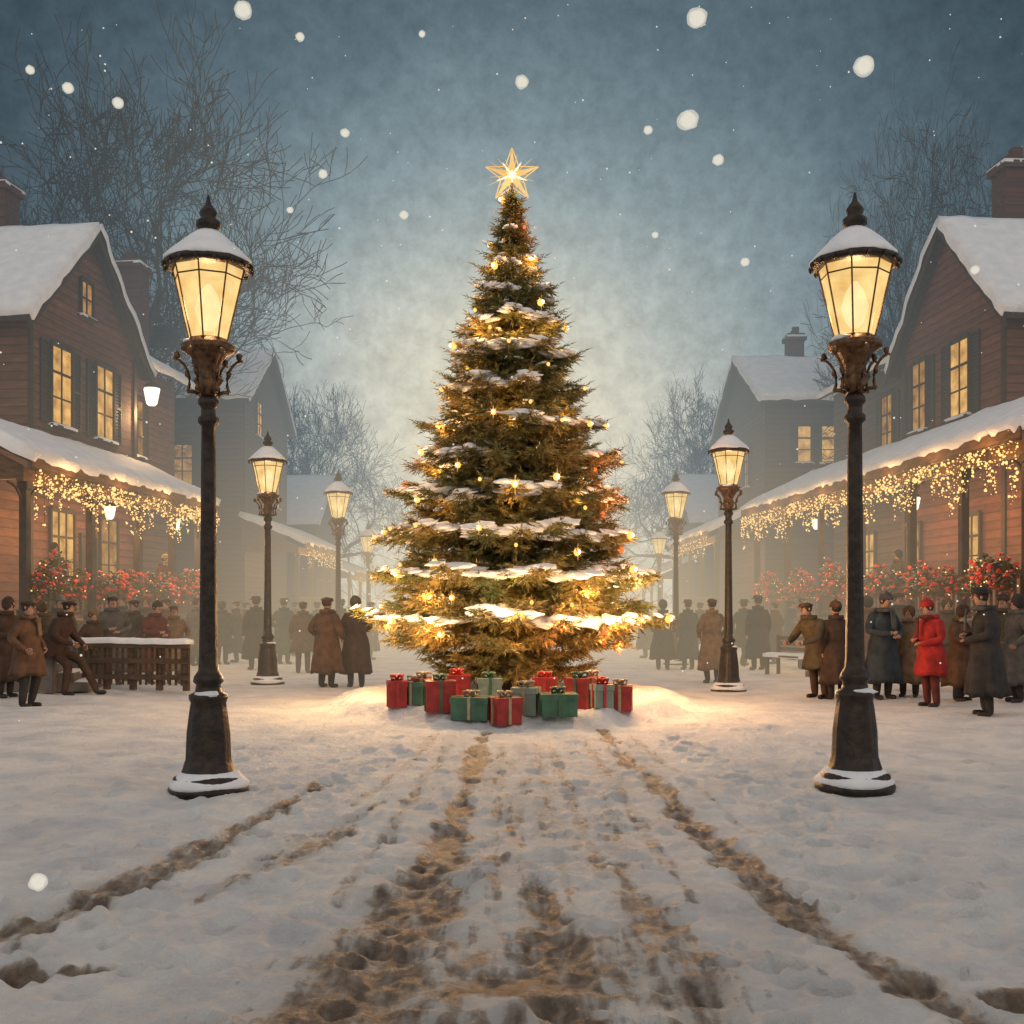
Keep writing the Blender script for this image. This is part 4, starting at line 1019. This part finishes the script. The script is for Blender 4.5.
me=bpy.data.meshes.new('scarf'); me.from_pydata(sc_.v,[],sc_.f); me.materials.append(SKIN); SCME=me
pr=random.Random(5)
def person(px,fy,face,pose,coat,cl,hat,hatc,trou,label,h=1.0,scarf=None,z=None,loc=None):
    if loc is None:
        D=EYE*F/(fy-HZ); X=(px-512)*D/F
    else: X,D=loc
    zz=gz(X,D)-.01 if z is None else z
    t=thing('person',label,'person',(X,D,zz),R(face+pr.uniform(-14,14)),'people gathered around the square'); wd=pr.uniform(.98,1.12)*h; t.scale=(wd,wd,h)
    bme,coats,HM,cy=person_meshes(pose)
    def mk(nm,me,mats,loc=None):
        o=bpy.data.objects.new(nm,me); C.objects.link(o); o.parent=t
        for i,m_ in enumerate(mats): o.material_slots[i].link='OBJECT'; o.material_slots[i].material=m_
        if loc is not None: o.location=loc
        return o
    mk('body',bme,[SKIN,FAB[coat],FAB[trou],BOOT,EYE_M,FAB['maroon']])
    mk('coat',coats[cl],[FAB[coat]])
    if hat: mk('hat',hatmesh(hat),[FAB[hatc]],HM)
    mk('hair',HAIRME,[HAIRM],HM)
    if scarf: mk('scarf',SCME,[FAB[scarf]],(0,HM.y*.92,HM.z-.16))
PP=[
(28,706,75,'pocket','brown','mid','cap','darkbrown','charcoal','person in brown coat and flat cap standing at the left edge',1.0,'tan'),
(112,688,20,'clasp','grey','long','cap','charcoal','charcoal','person in grey long coat and cap behind the left part of the railing',1.02,None),
(93,690,60,'pocket','darkbrown','mid','beanie','tan','darkbrown','short person in dark brown coat and tan knit hat behind the railing end',.85,None),
(134,684,-20,'pocket','darkbrown','long','cap','charcoal','charcoal','person in dark brown coat and black cap at the middle of the railing',.98,'olive'),
(155,686,40,'clasp','maroon','long','beanie','darkbrown','charcoal','person in maroon coat and brown knit hat behind the railing',.96,None),
(174,685,10,'pocket','tan','long','cap','brown','charcoal','person in tan coat behind the right end of the railing',.93,None),
(122,676,-10,'down','charcoal','long','brim','darkbrown','charcoal','person in charcoal coat and brown brimmed hat in the second row behind the railing',1.04,None),
(146,675,10,'down','olive','long','hood','brown','charcoal','person in olive coat in the second row behind the railing',1.04,None),
(166,676,-20,'down','brown','long','cap','charcoal','charcoal','person in brown coat and black cap in the second row behind the railing',1.02,None),
(60,684,40,'down','darkbrown','long','beanie','grey','charcoal','person in dark brown coat and grey knit hat behind the perched one at the steps',1.02,None),
(44,692,-60,'clasp','olive','long','hood','olive','charcoal','person in olive hooded coat between the left edge one and the perched one',.94,None),
(6,700,60,'clasp','darkbrown','long','hood','darkbrown','charcoal','person in dark brown hooded coat cut by the left edge of the view',1.0,None),
(196,669,150,'down','grey','long','brim','charcoal','charcoal','person in grey coat and brimmed hat just left of the near left lamp post',1.0,None),
(222,666,180,'down','charcoal','mid','hood','charcoal','charcoal','person in charcoal coat seen from behind just right of the near left lamp post',.98,None),
(236,664,-60,'pocket','navy','long','cap','grey','charcoal','person in navy coat and grey cap facing left beside the second left lamp',1.0,None),
(256,670,200,'down','charcoal','long','brim','charcoal','charcoal','person in long charcoal coat and brimmed hat left of the second left lamp post',1.06,None),
(284,665,170,'pocket','teal','long','brim','darkbrown','charcoal','person in dark teal coat and brown brimmed hat right of the second left lamp post',1.03,None),
(303,673,180,'down','brown','mid','cap','darkbrown','darkbrown','person in mid-length brown coat and dark trousers between lamp and tree on the left',1.0,None),
(327,688,160,'pocket','brown','long','cap','brown','charcoal','person in long brown coat, frontmost of the group left of the fir tree',1.03,'maroon'),
(341,664,200,'down','charcoal','long','brim','charcoal','charcoal','person in charcoal coat and brimmed hat in the gap behind the two brown coats',1.03,None),
(356,687,190,'clasp','darkbrown','long','hood','olive','charcoal','person in dark brown long coat and olive hood next to the left fir boughs',1.05,None),
(246,659,120,'down','darkbrown','long','cap','darkbrown','charcoal','small distant person in dark brown coat behind the second left lamp',1.0,None),
(209,662,100,'down','navy','long','brim','charcoal','charcoal','distant person in navy coat and brimmed hat behind the near left lamp post',1.0,None),
(317,658,180,'down','navy','mid','brim','charcoal','charcoal','small distant person in navy coat below the third left lamp',1.0,None),
(295,657,150,'down','grey','long','cap','charcoal','charcoal','small distant person in grey coat between the teal and the brown coats',1.0,None),
(371,660,100,'down','grey','long','cap','charcoal','charcoal','small distant person in grey coat half behind the left fir boughs',1.0,None),
(645,659,-100,'down','grey','long','cap','charcoal','charcoal','small distant person in grey coat half behind the right fir boughs',1.0,None),
(663,669,170,'pocket','charcoal','long','hood','charcoal','charcoal','person in charcoal hooded coat left of the third right lamp post',1.03,None),
(688,669,190,'down','teal','long','brim','charcoal','charcoal','person in dark teal coat and brimmed hat right of the third right lamp post',1.03,None),
(712,683,180,'pocket','tan','long','cap','brown','charcoal','person in tan long coat and brown cap left of the second right lamp post',1.03,None),
(700,660,160,'down','navy','mid','cap','charcoal','charcoal','small distant person in navy coat behind the tan-coated one',1.0,None),
(744,666,150,'walk','charcoal','mid','brim','charcoal','charcoal','person in charcoal coat walking right of the second right lamp post',1.03,None),
(758,671,200,'down','navy','long','brim','charcoal','charcoal','person in long navy coat and brimmed hat in the right middle group',1.06,None),
(775,664,-120,'pocket','darkbrown','long','cap','grey','charcoal','person in dark brown coat and grey cap at the right of the middle group',1.0,None),
(791,661,100,'down','teal','long','cap','charcoal','charcoal','small distant person in dark teal coat under the right porch end',1.0,None),
(803,669,60,'pocket','lightgrey','long','cap','lightgrey','charcoal','person in pale grey coat and pale cap left of the near right lamp post',1.08,None),
(819,698,-70,'lean','olive','mid','cap','olive','darkbrown','person in olive coat bending forward left of the near right lamp post',1.0,None),
(836,699,200,'down','darkbrown','long','beanie','brown','charcoal','person in dark brown coat and knit hat close to the near right lamp post',.98,None),
(868,682,150,'down','brown','long','hood','charcoal','charcoal','person in brown coat and black hood behind the near right lamp post',1.02,None),
(883,699,30,'clasp','teal','long','beanie','grey','charcoal','person in dark teal coat with grey knit hat right of the near right lamp post',1.06,'grey'),
(909,698,-40,'pocket','tan','long','hood','brown','charcoal','person in tan coat and brown hood between the teal and the red coats',.92,None),
(898,680,20,'down','charcoal','long','brim','charcoal','charcoal','person in charcoal coat and brimmed hat in the second row behind the teal coat',1.04,None),
(931,706,-60,'clasp','red','mid','beanie','red','maroon','person in bright red coat and red knit hat on the right',1.0,'maroon'),
(947,684,-10,'down','darkbrown','long','hood','darkbrown','charcoal','person in dark brown coat in the second row behind the red coat',1.0,None),
(960,702,50,'clasp','brown','long','hood','darkbrown','charcoal','person in brown coat and dark hood between the red coat and the long dark coat',.94,'cream'),
(986,715,-100,'clasp','charcoal','long','brim','charcoal','charcoal','person in long charcoal coat and brimmed hat, frontmost on the right',1.1,'grey'),
(1003,694,-30,'down','olive','long','beanie','darkbrown','charcoal','person in olive coat behind the frontmost long dark coat on the right',1.02,None),
(1017,706,-80,'pocket','grey','long','hood','charcoal','charcoal','person in grey coat cut by the right edge of the view',1.0,None),
]
for p_ in PP:
    px,fy,fa,po,co,cl,ha,hc,tr_,lb,h_,sf=p_
    person(px,fy,fa,po,co,cl,ha,hc,tr_,lb,h_,sf)
person(0,0,78,'perch','darkbrown','short','cap','charcoal','darkbrown','person in dark brown coat perched on the step block with one leg stretched out',1.0,loc=(-8.28,19.9),z=gz(-8.2,19.9)-.02)
for H,u,v,fa,po,co,ha,hc,lb,sf in ((A,-1.9,1.7,60,'pocket','grey','hood','charcoal','person in grey coat standing up on the left porch near its first window',None),
    (A,3.8,1.8,80,'clasp','maroon','beanie','cream','person in maroon coat and cream hat standing up on the left porch far end','cream'),
    (B,2.0,1.8,-70,'pocket','olive','hood','charcoal','person in olive coat standing up on the right porch near the small window',None),
    (B,6.8,1.8,-80,'clasp','brown','beanie','maroon','person in brown coat and maroon hat standing up on the right porch far half',None)):
    w_=H.W(u,v); person(0,0,fa,po,co,'long',ha,hc,'charcoal',lb,1.0,sf,z=1.3,loc=(w_[0],w_[1]))

# ------------------------------------------------------------------ falling snow
r=random.Random(21); m_=MB(); fr_=MB()
for px,py,pr_,D in ((697,18,9,6),(864,66,9,6.5),(688,120,9,6),(522,82,6,8),(243,10,8,7),(38,882,8,3.6),(118,103,5,8),(345,133,4,9),(648,130,4,9),(718,160,5,9),(323,174,4,9),(300,37,4,9),(68,88,5,8),(30,70,4,9),(422,34,3,9),(745,262,4,9),(404,215,4,9),(290,210,3,9),(975,270,4,9),(655,235,3,9)):
    rr=pr_*D/F; c=((px-512)*D/F,D,EYE+(HZ-py)*D/F)
    m_.blob(c,(rr*.74,rr*.74,rr*.70),3,.14,sd=px); fr_.blob(c,(rr*1.12,rr*1.12,rr*1.06),3,.12,sd=px+1); fr_.blob(c,(rr*.93,rr*.93,rr*.88),3,.12,sd=px+2)
for i in range(330):
    D=r.uniform(5,34); rr=r.uniform(.6,1.5)*D/F*.8 if D<14 else r.uniform(.009,.017)
    m_.blob((r.uniform(-.5,.5)*D,D,r.uniform(.3,1.65+.55*D)),(rr,rr,rr),1,.1,sd=i)
fs=tag(m_.build('falling_snow',FLAKE,norm=False,smooth=True),'snowflakes drifting down all over the square','snow',kind='stuff')
fr_.build('soft_fringe',FLAKEH,fs,norm=False,smooth=True)['kind']='stuff'
